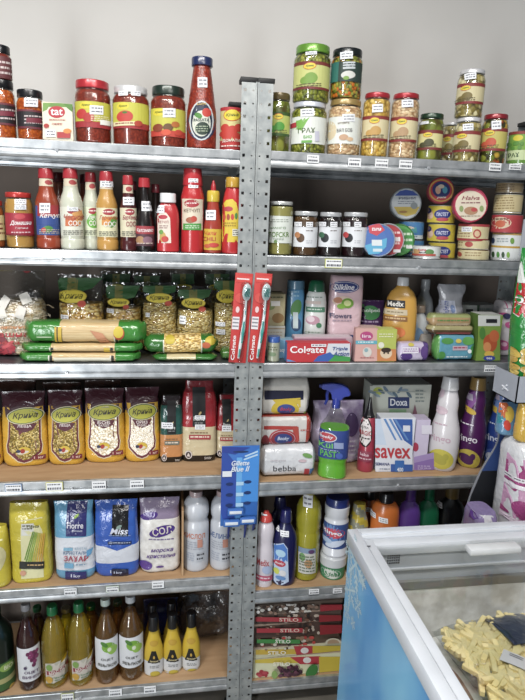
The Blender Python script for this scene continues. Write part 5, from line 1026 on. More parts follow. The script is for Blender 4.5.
carton('detergent_box', 'large white detergent box with dark blue name plate at the back', 'detergent', (369, 427, 385), rD, .125, .09, ('#c8ccc0', '#a8aca4', '#d0d4cc'), doxa)
def svx(L, it):
    L.rect(376, 419, 412.5, 474, '#dce0ea'); L.poly([(393, 419), (412.5, 419), (412.5, 446), (404, 440)], '#2c5cac'); L.poly([(376, 419), (381, 419), (387, 445), (376, 445)], '#c8d8ec')
    for a in (0, 5, 10): L.poly([(384+a, 419), (386.5+a, 419), (397+a*1.2, 440), (395+a*1.2, 440)], '#5c8cc8')
    L.rect(391, 464, 412.5, 474, '#2c5cac'); L.text('savex', 393, 453, 35, 10.5, '#c02c38'); L.text('SEMANA', 383, 464, 14, 3, '#2c3c7c'); L.lines(380, 468, 390, 470, 1, '#6c7c9c'); L.rect(403, 425, 410, 431, '#d8dce8'); L.rect(395, 460, 404, 472, '#2c6cb8'); L.text('400', 400, 469, 6, 4, '#e0e8f4')
carton('detergent_box', 'white and blue washing powder box with big red letters', 'detergent', (379, 413, 418), rD, .05, .055, ('#dce0ea', '#b8c0d4', '#e0e4ec'), svx, rot=-.05)
carton('detergent_box', 'narrow lilac and white powder box right of the red lettered box', 'detergent', (414, 428, 420), rD, .055, .06, ('#cfc4de', '#b0a4c4', '#c8bcd8'), lambda L, it: (L.rect(414.5, 457, 434, 475, '#8c6cb4'), L.poly([(414.5, 457), (434, 452), (434, 458), (414.5, 463)], '#a890c8'), L.ell(416, 447, 3, 4.5, '#b03050'), L.rect(422, 425, 432, 434, '#e0dcea'), L.lines(418, 465, 431, 471, 3, '#c8b8e0')), rot=-.05)
SOFT = [(0, .72), (.01, .8), (.05, .9), (.2, 1), (.32, 1), (.45, .93), (.58, .72), (.64, .66), (.7, .68), (.76, .66), (.82, .56), (.86, .5), (.87, .5)]
def soft(x0, x1, yt, lab, c, cap, ov, ovt, word, wc, seal, y0=.03, leaf=None, stick=()):
    cx = (x0+x1)/2; w = (x1-x0)/2
    def f(L, it, b):
        if leaf: L.poly([(cx-2, 398), (cx+w*.5, 392), (cx+w*.55, 402), (cx+2, 412), (cx-w*.5, 408)], leaf); L.ell(cx+1, 412, w*.5, 3, '#d8b428', rot=.3); L.rect(cx-4, 396, cx+5, 402, '#c8b8d0')
        L.text(word, cx-w*.05, 440, w*1.35, 8, wc); L.lines(cx-w*.5, 424, cx+w*.4, 427, 1, wc)
        L.ell(cx, 459, w*.78, 10, ov, rot=-.1); L.ell(cx-2, 459, w*.5, 5, ovt, rot=.35); L.ell(cx+w*.3, 456, w*.18, 3.4, ovt, rot=.4)
        if seal: L.ell(cx-1, 394, 5, 6, seal); L.ell(cx, 412, 7, 4, seal)
    return bottle('softener_bottle', lab, 'softener', (x0, x1, yt), rD, y0, SOFT, M(c, 'gloss'), cap, [(.865, .54), (.87, .58), (.96, .52), (.985, .5), (1, .46), (.999, .02)], f, dep=.075, group='curvy fabric softener bottles', stick=stick)
soft(429, 461, 376, 'white fabric softener bottle with yellow fruit oval, leftmost of three', '#dcd8dc', '#d8d8da', '#d0c43c', '#b8b03c', 'ringo', '#c8a8b8', '#d8c0cc', y0=.03)
soft(457.5, 487.5, 377, 'purple fabric softener bottle with gold cap and yellow oval', '#501858', '#94763c', '#c8b438', '#501858', 'ringo', '#e8e0ec', None, y0=.05, leaf='#8c4c9c')
soft(485, 514, 381, 'blue fabric softener bottle with gold cap, half hidden by the display stand', '#1c3c8c', '#94763c', '#3c5ca8', '#c8d0e4', 'ringo', '#d0d8ec', None, y0=.06, leaf='#6c8cc8')
# ================================================================= fifth shelf, left rack: sugar, salt, bleach
def ybag(x0, x1, yt, lab, y0, full=True, yb=592):
    cx = (x0+x1)/2
    def a(L, it, b):
        if not full: L.ell(cx+6, 560, 9, 14, '#c8c08c', rot=.2); L.rect(cx-2, 540, cx+12, 541.5, '#e4e0a0'); return
        L.poly([(cx-11, 520), (cx+10, 518), (cx+12, 577), (cx-10, 578)], '#d8d4a0'); L.rect(cx-10, 523, cx+2, 535, '#d4d4cc'); L.lines(cx-9, 524, cx+1, 530, 2, '#4c4c30'); L.text('Pasta', cx+1, 526, 12, 3, '#5c5c28', it=True)
        for i in range(9): L.poly([(cx-8+i*2.1, 561), (cx-6.5+i*2.1, 561), (cx+2+i*1.3, 531+i*.4), (cx+1+i*1.3, 531+i*.4)], ('#6c9430', '#8cac34', '#b8b02c', '#d0a828', '#c8982c')[min(4, i//2)])
        L.rect(cx-12, 561, cx+12, 568, '#20201c'); L.lines(cx-4, 563, cx+11, 566, 1, '#c8a468'); L.ell(cx-8, 572, 3, 2.4, '#c89070')
    return bag('flour_bag', lab, 'bag', (x0, x1, yt), zE, y0, .075, lambda t, z: '#c8b820', a, amp=.004, n=3.2, shape=[(0, .9, .9), (.02, .97, 1), (.06, 1, 1), (.8, .97, .95), (.9, .95, .7), (.96, .93, .4), (1, .92, .3)], group='yellow paper bags on the fifth shelf')
ybag(-32, 11, 525, 'short yellow bag cut off by the left edge on the fifth shelf', .012, False)
ybag(11.5, 52, 501, 'yellow flour bag with a picture of spaghetti and a black strip', .03)
def sug(L, it, b):
    L.mk = 'film'
    L.rect(66, 503, 86, 536, '#2a2c6c'); L.text('Fiorre', 75, 525.5, 16, 6, '#e0e0ea', bold=True); L.text('Premium', 77, 530.5, 10, 2, '#c0c4dc'); L.ell(76, 517, 3, 1.3, '#8cb03c', rot=-.7)
    L.rect(64, 547, 73, 550, '#7cb0cc'); L.text('KRISTAL', 81, 548, 12, 2.6, '#9cb8cc', bold=False); L.text('КРИСТАЛНА', 77, 552, 26, 3, '#5c7ca0'); L.text('ЗАХАР', 76, 557.5, 23, 5.6, '#b03c54'); L.rect(65, 562, 74, 567, '#6ca8cc'); L.lines(76, 562, 86, 565, 1, '#7c9cb8')
    L.poly([(86, 550), (92, 548), (90, 554), (86, 556)], '#5c9cc8'); L.rect(66, 570, 86, 579, '#2a2c6c'); L.text('1kg', 76, 574.5, 9, 4, '#d0d4e8')
bag('sugar_bag', 'light blue and white sugar bag with a navy name panel', 'sugar', (55.5, 95.5, 500), zE, .035, .07, lambda t, z: '#5c9cc0' if z > .58 or z < .12 else '#d8dce4', sug, shape=BSH, amp=.003, n=3)
def blu(L, it, b):
    L.mk = 'film'; L.poly([(98, 540), (137, 538), (137, 543), (117, 550), (98, 544)], '#2358b8')
    L.rect(112, 508, 128, 536, '#141418'); L.text('Miss', 119, 531, 18, 6, '#d8dcec', it=True); L.ell(119, 527, 3, 1.6, '#8ca8a0', rot=-.6); L.lines(109, 534.5, 130, 536, 1, '#9cb4dc'); L.rect(108, 541, 131, 544, '#1a2c54'); L.lines(109, 541.4, 130, 543.6, 1, '#a8b4d0'); L.text('1kg', 115, 571.5, 9, 4, '#c8d0e8'); L.rect(112, 568, 128, 576, '#141c3c'); L.text('1kg', 118, 572, 8, 3, '#c8d0e8')
bag('sugar_bag', 'royal blue sugar bag with black centre strip and white lower half', 'sugar', (95.5, 139, 499), zE, .035, .07, lambda t, z: '#d4d8e2' if .20 < z < .44 else '#2358b8', blu, shape=BSH, amp=.004, n=3)
def salt(L, it, b):
    L.mk = 'film'
    for (x, y, s) in ((149, 517, 9), (162, 531, 13)):
        L.ell(x, y, s, s*.4, '#4c2c84', rot=-.25)
    L.text('СОЛ', 162, 530.5, 19, 7, '#d8d0c8', rot=-.16); L.lines(149, 538, 174, 540, 1, '#5c3c8c'); L.text('морска', 162, 550, 22, 4, '#5c3c8c', it=True, rot=-.05); L.text('кристална', 161, 556, 28, 4, '#5c3c8c', it=True, rot=-.05); L.ell(146, 565, 6.5, 4.6, '#5c3c94'); L.ell(160, 566, 4, 1, '#5c3c8c'); L.ell(164, 575, 16, 3.4, '#4c2c84', rot=-.1); L.text('СОЛ', 164, 575, 18, 3.6, '#d8d0c8', rot=-.1)
bag('salt_bag', 'clear bag of sea salt with purple lettering', 'salt', (139.5, 180, 497), zE, .045, .07, lambda t, z: MC['salt'] if z < .75 else M('#8c7c98', 'film'), salt, shape=BSH, amp=.005, n=2.8)
mb = MB(); a = at(182.5, 560, .03); mb.box(a.x-.003, .02, zE+.0002, a.x+.003, .33, zE+.235, 'board'); dv = mb.build('shelf_divider'); tag(dv, 'thin brown board standing on edge between the salt and the white bottles', 'divider')
BL = [(0, .9), (.012, .97), (.04, 1), (.55, 1), (.60, .97), (.635, .86), (.66, .86), (.69, .95), (.76, 1), (.84, .93), (.9, .72), (.93, .45), (.94, .42)]
for x0, x1, yt, w1, c, lab in ((182.5, 209, 490, 'КИСЛОЛ', '#c8683c', 'white ribbed bottle with orange lettering, beside the brown divider'), (210, 233, 490, 'БЕЛИНА', '#3c5c94', 'white ribbed bottle with blue lettering against the rack post')):
    cx = (x0+x1)/2
    def wf(L, it, b, cx=cx, w1=w1, c=c): L.text(w1, cx-1, 535, 21, 5, c); L.rect(cx+1, 551, cx+9, 560, '#b8bcc4'); L.lines(cx-9, 540, cx+8, 549, 4, '#a8acb8'); L.lines(cx+1.5, 551.5, cx+8.5, 559.5, 2, '#3c3c44'); L.lines(cx-9, 551, cx-1, 560, 4, '#a8b0c0'); L.rect(cx+2, 538, cx+7, 546, '#c88c78')
    bottle('bleach_bottle', lab, 'bottle', (x0, x1, yt), zE, .035, BL, M('#c8ccd4', 'gloss'), '#b8a0a0', [(.935, .5), (.94, .52), (.985, .5), (1, .46), (.999, .02)], wf, group='white ribbed bottles')
# ================================================================= fifth shelf, right rack
def med(L, it, b): L.text('Medix', 264, 562, 12, 6.5, '#b03c44'); L.rect(256.5, 575, 273, 580, '#c04c6c'); L.ell(268, 569, 5, 4, '#a8b8d8'); L.lines(258, 576, 271, 579, 1, '#e8d0d8')
bottle('cleaner_bottle', 'white bottle with red flip cap and pink band', 'bottle', (256, 273.5, 511), rE, .02, [(0, .93), (.015, 1), (.44, 1), (.52, .93), (.58, .86), (.63, .9), (.72, 1), (.80, .93), (.86, .7), (.88, .5)], M('#d8d0d8', 'gloss'), '#cc3c34', [(.88, .72), (.9, .72), (.95, .55), (.985, .3), (1, .25), (.999, .02)], med, dep=.045, stick=[(259, 515, 268, 521, 'cap_label')])
def dm(L, it, b):
    L.poly([(275, 546), (285, 542), (289, 547), (290, 580), (280, 586), (275, 582)], '#b8cce8'); L.poly([(275.5, 547), (285, 543), (288.5, 548), (289, 560), (276, 562)], '#3c78c8'); L.ell(282, 553, 5, 3.6, '#a8d0e8'); L.ell(281, 563, 6, 3.2, '#b83448'); L.text('Booky', 281, 563, 9, 2.6, '#f0e8ec', it=True); L.ell(278, 571, 3, 3, '#c8d04c'); L.ell(284, 572, 3.4, 3, '#d8d8dc'); L.ell(282, 577, 5, 2, '#5c8cc8')
NB = [(0, .88), (.012, .95), (.05, 1), (.5, 1), (.62, .98), (.7, .85), (.76, .62), (.8, .48), (.84, .42), (.85, .42)]
bottle('detergent_bottle', 'shiny navy detergent bottle with blue label at the shelf front', 'bottle', (272, 296.5, 509), rE, .02, NB, M('#16184c', 'gloss'), '#1a1f5c', [(.85, .5), (.86, .52), (.985, .42), (1, .38), (.999, .02)], dm, dep=.055, stick=[(275, 529, 281, 533), (282, 531, 290, 536)])
bottle('detergent_bottle', 'navy detergent bottle behind the labelled navy one, only its neck showing', 'bottle', (266, 291, 496), rE, .11, NB, M('#12133c', 'gloss'), '#15184c', [(.85, .5), (.86, .52), (.985, .42), (1, .38), (.999, .02)], None, dep=.055)
OB = [(0, .9), (.01, .97), (.04, 1), (.18, 1), (.2, .97), (.22, 1), (.52, 1), (.54, .96), (.56, .94), (.6, 1), (.62, .97), (.66, 1), (.74, 1), (.82, .96), (.88, .8), (.93, .5), (.96, .36), (.965, .36)]
def ol(L, it, b): L.rect(301, 547, 318, 572, '#c8c8c0'); L.rect(301, 547, 318, 552, '#7c94b0'); L.ell(305, 556, 3, 4, '#6c9c5c'); L.ell(311, 562, 4, 4, '#b88c5c'); L.lines(302, 554, 317, 571, 6, '#5c6c54'); L.ell(314, 550, 3, 2, '#5c3c6c')
bottle('oil_bottle', 'large clear plastic bottle of yellow green liquid with a small label', 'bottle', (293.5, 320, 490), rE, .035, OB, 'glass', '#a8a030', [(.965, .4), (.97, .42), (.99, .42), (1, .4), (.999, .02)], ol, liquid=('liq_oil', .95), stick=[(306, 498, 315, 507)])
tb = Item('tub', 'green and white lidded tub under the white and blue canister', 'tub', (319, 346, 551), rE, .03, group=None)
tbb = tb.lathe([(0, .84), (.02, .9), (.5, .95), (.55, .97)], M('#2c7c4c', 'gloss'), 'tub_body'); tb.lathe([(.55, .98), (.56, 1.02), (.9, 1.02), (.93, .97), (1, .95), (.999, .02)], M('#c8ccd0', 'gloss'), 'tub_lid')
L = Label(tb, tbb.S); L.band(tbb, 567, 581, '#3c8c5c', -1.4, 1.4); L.ell(334, 573, 10, 5, '#d0d8d0'); L.text('Jelet', 337, 574, 12, 5, '#2c7c4c', it=True); L.done()
def bing(L, it, b): L.band(b, 524, 548, '#2c4c8c', -1.35, 1.35); L.ell(336, 535, 12, 10, '#5c88c0', rot=.5); L.ell(336, 533, 12, 5, '#c83c50', rot=-.1); L.text('Bingo', 335, 533, 20, 5.4, '#f0f0f4'); L.ell(338, 543, 10, 3, '#c8d4e8', rot=-.3); L.ell(330, 541, 5, 2.6, '#a8c0e0')
bottle('powder_canister', 'white and blue canister with navy cap standing on the green tub', 'canister', (322.5, 348.5, 496), tb.top, .03, [(0, .95), (.02, 1), (.04, 1), (.05, .97), (.6, .97), (.64, .9), (.67, .88), (.7, .95), (.86, .97), (.87, .9)], M('#d0d4dc', 'gloss'), '#1c2c70', [(.86, .88), (.87, .93), (.97, .9), (1, .84), (.999, .02)], bing)
bag('sponge_bag', 'crinkled clear bag of yellow edged sponges behind the freezer corner', 'bag', (346, 366, 503), rE, .06, .08, lambda t, z: '#8c8c78' if math.sin(z*30+t*2) > -.1 else '#b8a428', None, amp=.01, fr_=25, n=2.4, shape=[(0, .9, .9), (.05, 1, 1), (.6, 1, 1), (.8, .8, .7), (1, .5, .3)])
CL = [(0, .9), (.015, 1), (.45, 1), (.6, .97), (.72, .85), (.8, .6), (.85, .38), (.86, .36)]
CLC = [(.86, .42), (.865, .44), (.985, .42), (1, .38), (.999, .02)]
GL = 'coloured cleaner bottles behind the freezer'
CB = [(0, .95), (.02, 1), (.6, 1), (.72, .94), (.8, .74), (.84, .45), (.85, .42)]
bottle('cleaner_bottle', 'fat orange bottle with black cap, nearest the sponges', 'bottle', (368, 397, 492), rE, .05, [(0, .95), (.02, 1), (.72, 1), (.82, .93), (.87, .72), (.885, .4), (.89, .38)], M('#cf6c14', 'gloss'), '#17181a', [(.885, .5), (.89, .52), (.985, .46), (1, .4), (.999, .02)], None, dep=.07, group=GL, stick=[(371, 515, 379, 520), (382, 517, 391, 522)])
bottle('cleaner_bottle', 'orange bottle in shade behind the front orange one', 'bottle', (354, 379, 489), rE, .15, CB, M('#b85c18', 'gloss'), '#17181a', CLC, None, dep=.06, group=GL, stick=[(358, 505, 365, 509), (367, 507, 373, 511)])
bottle('cleaner_bottle', 'purple bottle with a white and purple cap', 'bottle', (394.5, 418.5, 488), rE, .05, CB, M('#5c3494', 'gloss'), '#5c3494', CLC, lambda L, it, b: L.rect(400, 500, 411, 503, '#c8c4d8'), dep=.06, group=GL, stick=[(395, 507, 400, 514)])
bottle('cleaner_bottle', 'green bottle with a white ring under its green cap', 'bottle', (413, 437, 488), rE, .06, CB, M('#0c6844', 'gloss'), '#127a50', CLC, lambda L, it, b: L.rect(418, 499, 431, 502, '#d0d4d4'), dep=.06, group=GL, stick=[(414, 505, 419, 512)])
bottle('cleaner_bottle', 'glossy black bottle with gold collar and white price sticker', 'bottle', (431, 463, 486), rE, .06, CB, M('#0e0f12', 'gloss'), '#8c7440', CLC, None, dep=.065, group=GL, stick=[(437.5, 506, 446, 511)])
bottle('cleaner_bottle', 'pink translucent bottle right of the black one', 'bottle', (456, 481, 490), rE, .09, CB, M('#a8607c', 'gloss'), '#8c5c70', CLC, None, dep=.06, group=GL, stick=[(460, 508, 466, 512)])
# ================================================================= bottom shelf, left rack
WB = [(0, .88), (.01, .95), (.04, 1), (.52, 1), (.6, .96), (.68, .8), (.76, .56), (.84, .38), (.93, .32), (.94, .32)]
WC = [(.925, .36), (.93, .40), (.985, .40), (1, .36), (.999, .02)]
GW = 'vinegar and oil bottles on the bottom shelf'
def vin(cx, dy, grape):
    def f(L, it, b):
        c = '#dadce0'
        if grape:
            L.band(b, 647+dy, 680+dy, c, -1.2, 1.2)
            for i, (x, y) in enumerate(((0, 0), (3, 0), (6, 0), (-3, 1), (1.5, 3), (4.5, 3), (-1, 4), (3, 6), (6, 5), (1, 7), (4, 9), (3, 12))): L.ell(cx+x-1, 652+dy+y, 2, 2, '#6c2450' if i % 2 else '#8c3468')
            L.text('ОЦЕТ', cx, 671+dy, 14, 3, '#5c4468'); L.text('ВИНЕН', cx, 675.5+dy, 17, 2.6, '#5c4468'); L.ell(cx-6, 666+dy, 1.5, 1.5, '#4c3c5c')
        else:
            L.band(b, 640+dy, 670+dy, c, -1.2, 1.2); L.ell(cx+1, 648+dy, 6.5, 5, '#7cb034'); L.ell(cx+5, 651+dy, 5, 4.4, '#98c44c'); L.ell(cx-3, 645+dy, 4, 2, '#4c8030', rot=.5); L.ell(cx+2, 650+dy, 2, 2, '#dce4c8'); L.text('ОЦЕТ', cx, 660+dy, 12, 2.6, '#4c4c4c'); L.text('ЯБЪЛКОВ', cx, 665.5+dy, 18, 2.8, '#4c4c44')
    return f
bottle('vinegar_bottle', 'bottle of dark red wine vinegar with grapes on a white label', 'bottle', (16.5, 41, 603), zF, .015, WB, 'glass', '#8c8c90', WC, vin(29, 0, 1), liquid=('liq_wine', .8), group=GW)
def oil(cx, dy):
    def f(L, it, b):
        L.poly([(cx-11, 661+dy), (cx+12, 657+dy), (cx+12, 676+dy), (cx-10, 681+dy)], '#c8c0b4'); L.poly([(cx-11, 668+dy), (cx+12, 663+dy), (cx+12, 668+dy), (cx-11, 673+dy)], '#8c2c3c'); L.text('МАСЛО', cx+1, 668+dy, 17, 2.8, '#e8d8d0', rot=-.2); L.ell(cx-7, 676+dy, 3.4, 3.4, '#c89c2c'); L.lines(cx-2, 673+dy, cx+9, 678+dy, 2, '#6c8c6c'); L.ell(cx-7, 664+dy, 3, 3, '#7ca04c')
    return f
PB = [(0, .86), (.01, .93), (.03, 1), (.06, .97), (.09, 1), (.12, .97), (.15, 1), (.38, 1), (.41, .96), (.44, 1), (.5, 1), (.53, .95), (.56, .98), (.62, .94), (.7, .82), (.8, .6), (.87, .4), (.9, .34), (.91, .34)]
bottle('sunflower_oil_bottle', 'clear bottle of pale yellow sunflower oil with green cap, left of two', 'bottle', (41, 68, 605), zF, .015, PB, 'glass', '#0c6c3c', [(.895, .38), (.9, .42), (.985, .4), (1, .36), (.999, .02)], oil(54, 2), liquid=('liq_sun', .82), group=GW)
bottle('sunflower_oil_bottle', 'clear bottle of pale yellow sunflower oil with green cap, right of two', 'bottle', (67.5, 93.5, 602), zF, .015, PB, 'glass', '#0c6c3c', [(.895, .38), (.9, .42), (.985, .4), (1, .36), (.999, .02)], oil(81, -1), liquid=('liq_sun', .82), group=GW)
bottle('vinegar_bottle', 'brown apple vinegar bottle with white cap, right next to the sunflower oil', 'bottle', (94.5, 119, 598), zF, .015, WB, 'glass', '#b8c8c0', WC, vin(106, -2, 0), liquid=('liq_apple', .82), group=GW)
bottle('vinegar_bottle', 'brown apple vinegar bottle, rightmost, next to the yellow lemon juice bottles', 'bottle', (118.5, 144, 595), zF, .02, WB, 'glass', '#b8bcc0', WC, vin(131, -4, 0), liquid=('liq_apple', .82), group=GW)
bottle('wine_bottle', 'thick dark green bottle with green label cut off by the left edge', 'bottle', (-20, 15.5, 606), zF, .015, [(0, .9), (.01, .97), (.04, 1), (.6, 1), (.7, .93), (.78, .7), (.85, .42), (.92, .36), (.93, .36)], M('#0e1c14', 'gloss'), '#1c2c1c', WC, lambda L, it, b: (L.band(b, 663, 690, '#3c6430', -1.2, 1.2), L.band(b, 678, 683, '#a8a468', -1.2, 1.2), L.ell(3, 668, 8, 4, '#8cac4c'), L.ell(8, 690, 3, 3, '#c8a83c'), L.text('BIO', 4, 668, 9, 4, '#dce0b8')))
for i, (x0, x1, yt, m_, lab) in enumerate(((28, 50, 606, 'liq_wine', 'dark bottle in the back row behind the wine vinegar'), (55, 80, 607, 'liq_oil', 'amber bottle in the back row between the sunflower oil bottles'), (80, 104, 604, 'liq_apple', 'brown bottle in the back row behind the right sunflower oil'), (107, 130, 600, 'liq_apple', 'brown bottle in the back row between the apple vinegar bottles'))):
    bottle('vinegar_bottle', lab, 'bottle', (x0, x1, yt), zF, .11, WB, 'glass', ('#0c5c34', '#6c6c60', '#0c5c34', '#2c4c34')[i], WC, None, liquid=(m_, .84), group=GW)
LBP = [(0, .88), (.015, .95), (.04, 1), (.36, 1), (.4, .98), (.48, .92), (.58, .74), (.68, .55), (.76, .46), (.77, .46)]
LBC = [(.765, .52), (.77, .56), (.975, .54), (1, .48), (.999, .02)]
GLm = 'yellow lemon juice bottles with black caps'
def lem(cx, dy):
    def f(L, it, b):
        w = it.W*0+8.5
        L.band(b, 657+dy, 671+dy, '#d4d4d4', -1.3, 1.3); L.poly([(cx-5.5, 657+dy), (cx-2.4, 647+dy), (cx+1.8, 647+dy), (cx+5, 657+dy)], '#1c1a14'); L.poly([(cx-6, 657+dy), (cx+6, 657+dy), (cx+6, 659+dy), (cx-6, 659+dy)], '#1c1a14'); L.ell(cx, 653+dy, 1, 1.6, '#c8a030'); L.text('lemon', cx, 656.6+dy, 8, 2, '#d8c890', it=True); L.ell(cx+1, 669.4+dy, 4.6, 3, '#c8b02c'); L.lines(cx-4, 661+dy, cx+5, 664+dy, 2, '#8c8c8c'); L.ell(cx, 640+dy, 4, 2.6, '#c0980c')
    return f
for x0, x1, yt, y0, lab in ((144, 163.5, 615, .035, 'lemon juice bottle, left one of the front row'), (163, 182, 613, .04, 'lemon juice bottle, middle one of the front row'), (182, 200.5, 612, .045, 'lemon juice bottle, right one of the front row')):
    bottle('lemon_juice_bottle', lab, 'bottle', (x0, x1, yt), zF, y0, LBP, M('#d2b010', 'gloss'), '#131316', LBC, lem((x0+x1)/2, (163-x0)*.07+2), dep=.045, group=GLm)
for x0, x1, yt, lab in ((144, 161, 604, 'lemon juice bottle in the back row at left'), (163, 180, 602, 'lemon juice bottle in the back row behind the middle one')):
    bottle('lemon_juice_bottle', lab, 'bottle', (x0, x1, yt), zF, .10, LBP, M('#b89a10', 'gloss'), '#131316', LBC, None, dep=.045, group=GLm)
bag('storage_bag', 'deep blue bag at the back of the bottom shelf', 'bag', (143, 178, 598), zF, .23, .09, lambda t, z: '#1c2c6c', None, amp=.008)
cb = Item('plastic_wrap_bundle', 'crumpled clear plastic wrapped bundle at the back right of the bottom shelf', 'bag', (178, 236, 600), zF, .20, dep=.11, flat=True)
bb = Body([(a*cb.H, r*cb.W/2, q*.055) for a, r, q in BS2], 2.4, .012, 22); mb = MB(); bb.mesh(mb, M('#5c4c44', 'film'), off=-.006, seg=30, dz=.01); mb.build('bundle', cb.root); mb = MB(); bb.mesh(mb, 'bagfilm', seg=36, dz=.01); mb.build('clear_film', cb.root)
# ================================================================= bottom shelf, right rack: STILO cartons
GSt = 'flat cartons stacked on the bottom shelf of the right rack'
prev = None
XS = ((253, 340), (253, 341), (252, 339), (253, 340), (254, 341), (253, 342))
rows = [(656, 678, 'flat bottom carton of the pile, grapes and strawberries on its front', '#d8d8b0', 'y'), (645.5, 656, 'second carton from the bottom, yellow stripe', '#c8c4a0', 'y2'), (634, 645.5, 'third carton from the bottom, green stripe', '#5c4838', 'g'), (623, 634, 'fourth carton from the bottom, wide red stripe', '#4c3830', 'r'), (612.5, 623, 'fifth carton from the bottom, second from the top', '#54443c', 'r2'), (602.5, 612.5, 'top carton of the pile with flower print', '#6c5c50', 'f')]
for i, (yt, yb, lab, c, k) in enumerate(rows):
    def art(L, it, yt=yt, yb=yb, k=k):
        x0, x1 = XS[rows.index(next(r for r in rows if r[0] == yt))]; h = yb-yt
        R = random.Random(int(yt))
        def fl(a, b_, y0, y1, cs, n, r):
            for _ in range(n): L.ell(R.uniform(a, b_), R.uniform(y0, y1), r*R.uniform(.7, 1.3), r*.8, R.choice(cs))
        if k == 'y':
            L.rect(255, 657, 320, 663, '#d0b830'); L.poly([(290, 657), (320, 656), (322, 664), (300, 664)], '#b82c38'); L.ell(307, 660, 4, 3, '#e0dcd8'); L.rect(319, 656.5, 340, 677.5, '#d0b820')
            fl(256, 266, 671, 676, ['#a82c38', '#b8404c'], 9, 2.2); fl(279, 300, 665, 676, ['#4c2838', '#6c3c50', '#3c2030'], 50, 2); L.ell(311, 669, 5, 8, '#3c8038', rot=.6); L.ell(274, 672, 3, 4, '#8cac5c'); L.text('STILO', 281, 661.5, 17, 3.6, '#f0ecd8')
        elif k == 'y2':
            L.rect(255, 649, 300, 654, '#c8a82c'); L.poly([(293, 646), (312, 646), (316, 655), (296, 655)], '#b02c38'); L.ell(304, 650.5, 4, 3, '#d8d4d0'); L.rect(312, 646, 340, 656, '#c8b020'); fl(256, 290, 645, 648, ['#5c3c34', '#8c5c50', '#d0ccc0'], 20, 1.6); L.text('STILO', 276, 651.5, 18, 3.6, '#f0ecd8')
        elif k == 'g':
            fl(256, 318, 635, 645, ['#3c2c28', '#8c6c54', '#c8c0b0', '#b83c34'], 40, 2); L.rect(257, 638, 300, 642, '#3c8440'); L.text('STILO', 283, 640, 15, 3.4, '#e8e8dc'); L.ell(333, 641, 8, 5, '#c8c0a8'); L.ell(333, 641, 6, 3.8, '#a88c6c')
        elif k in ('r', 'r2'):
            fl(256, 318, yt+1, yb-1, ['#3c2824', '#6c4c3c', '#b8a898', '#2c2420'], 40, 2); L.rect(256, yt+3.6, 302, yt+8, '#a02834'); L.text('STILO', 289, yt+5.8, 19, 3.4, '#d8c0b0'); L.rect(319, yt+.5, 341, yb-.5, '#8c1c24')
        else:
            fl(256, 318, 603, 612, ['#3c2c28', '#c8c4bc', '#8c7060', '#d8d4d0'], 55, 2); L.rect(319, 603, 341, 612, '#98202c')
    prev = carton('fruit_juice_carton' if False else 'snack_carton', lab, 'carton', (*XS[i], yt), prev.top if prev else rF, .02+.004*(i % 3), .20, (c, '#8c6c54', '#a89484' if i < 5 else '#8c7c70'), art, rot=(0, .02, -.015, .01, -.02, .015)[i], group=GSt)
# ================================================================= chest freezer
def onX(u, v, X):
    d = FW*F_PX+RT*(u-262.5)-UP*(v-350); return CAM+d*((X-CAM.x)/d.x)
noisy('bluegraphic', '#3c86c8', '#8cc8e4', 2.2, .35, squash=(1, 1.6, .8), detail=3, lo=.3, hi=.7, coat=.3)
FX0, FX1, FY0, FY1, FZ = .458, 1.52, -.98, -.322, .88
fz = bpy.data.objects.new('chest_freezer', None); COL.objects.link(fz); fz.location = ((FX0+FX1)/2, (FY0+FY1)/2, 0)
tag(fz, 'white chest freezer with pale blue snowflake side and sliding glass lid', 'freezer')
ox, oy = fz.location.x, fz.location.y
def fb(name, parts, parent=fz, smooth=None):
    mb = MB()
    for p in parts: mb.box(p[0]-ox, p[1]-oy, p[2], p[3]-ox, p[4]-oy, p[5], p[6], p[7] if len(p) > 7 else 0)
    return mb.build(name, parent, smooth=smooth)
t = .048; zb_ = .10; zt = .845; e = .006
fb('cabinet', [(FX0+e, FY0+e, zb_, FX0+t, FY1-e, zt, 'bluegraphic'), (FX1-t, FY0+e, zb_, FX1-e, FY1-e, zt, 'bluegraphic'), (FX0+t, FY0+e, zb_, FX1-t, FY0+t, zt, 'freezer_white'), (FX0+t, FY1-t, zb_, FX1-t, FY1-e, zt, 'freezer_white'), (FX0+t, FY0+t, zb_, FX1-t, FY1-t, .28, 'freezer_white')])
for sx in (FX0+.08, FX1-.08):
    for sy in (FY0+.08, FY1-.08):
        fb('foot', [(sx-.03, sy-.03, 0, sx+.03, sy+.03, zb_, '#2c2e32', .004)])
def ring(z0, z1, o, i, mat, bev=.003, yo=None, yi=None):
    yo = o if yo is None else yo; yi = i if yi is None else yi
    return [(FX0+o, FY0+yo, z0, FX0+i, FY1-yo, z1, mat, bev), (FX1-i, FY0+yo, z0, FX1-o, FY1-yo, z1, mat, bev), (FX0+i-.002, FY0+yo, z0, FX1-i+.002, FY0+yi, z1, mat, bev), (FX0+i-.002, FY1-yi, z0, FX1-i+.002, FY1-yo, z1, mat, bev)]
fb('rim', ring(zt-.006, FZ, 0, .030, 'freezer_white', .004, 0, .046), smooth=30)
fb('lid_frame', ring(zt, FZ-.004, .0315, .054, 'freezer_white', .002, .048, .080), smooth=30)
fb('lid_track', [(FX0+.030, FY1-.034, FZ-.002, FX1-.03, FY1-.020, FZ+.004, 'freezer_white', .0015)], smooth=30)
fb('glass_lid', [(FX0+.050, FY0+.075, FZ-.015, FX1-.05, FY1-.076, FZ-.011, 'lidglass')])
hx0 = on(462, 545, FZ).x; hx1 = on(515, 545, FZ).x; hy = on(490, 548, FZ+.008).y
fb('handle', [(hx0, hy-.012, FZ-.006, hx1, hy+.02, FZ+.012, '#d8dce0', .005)], smooth=40)
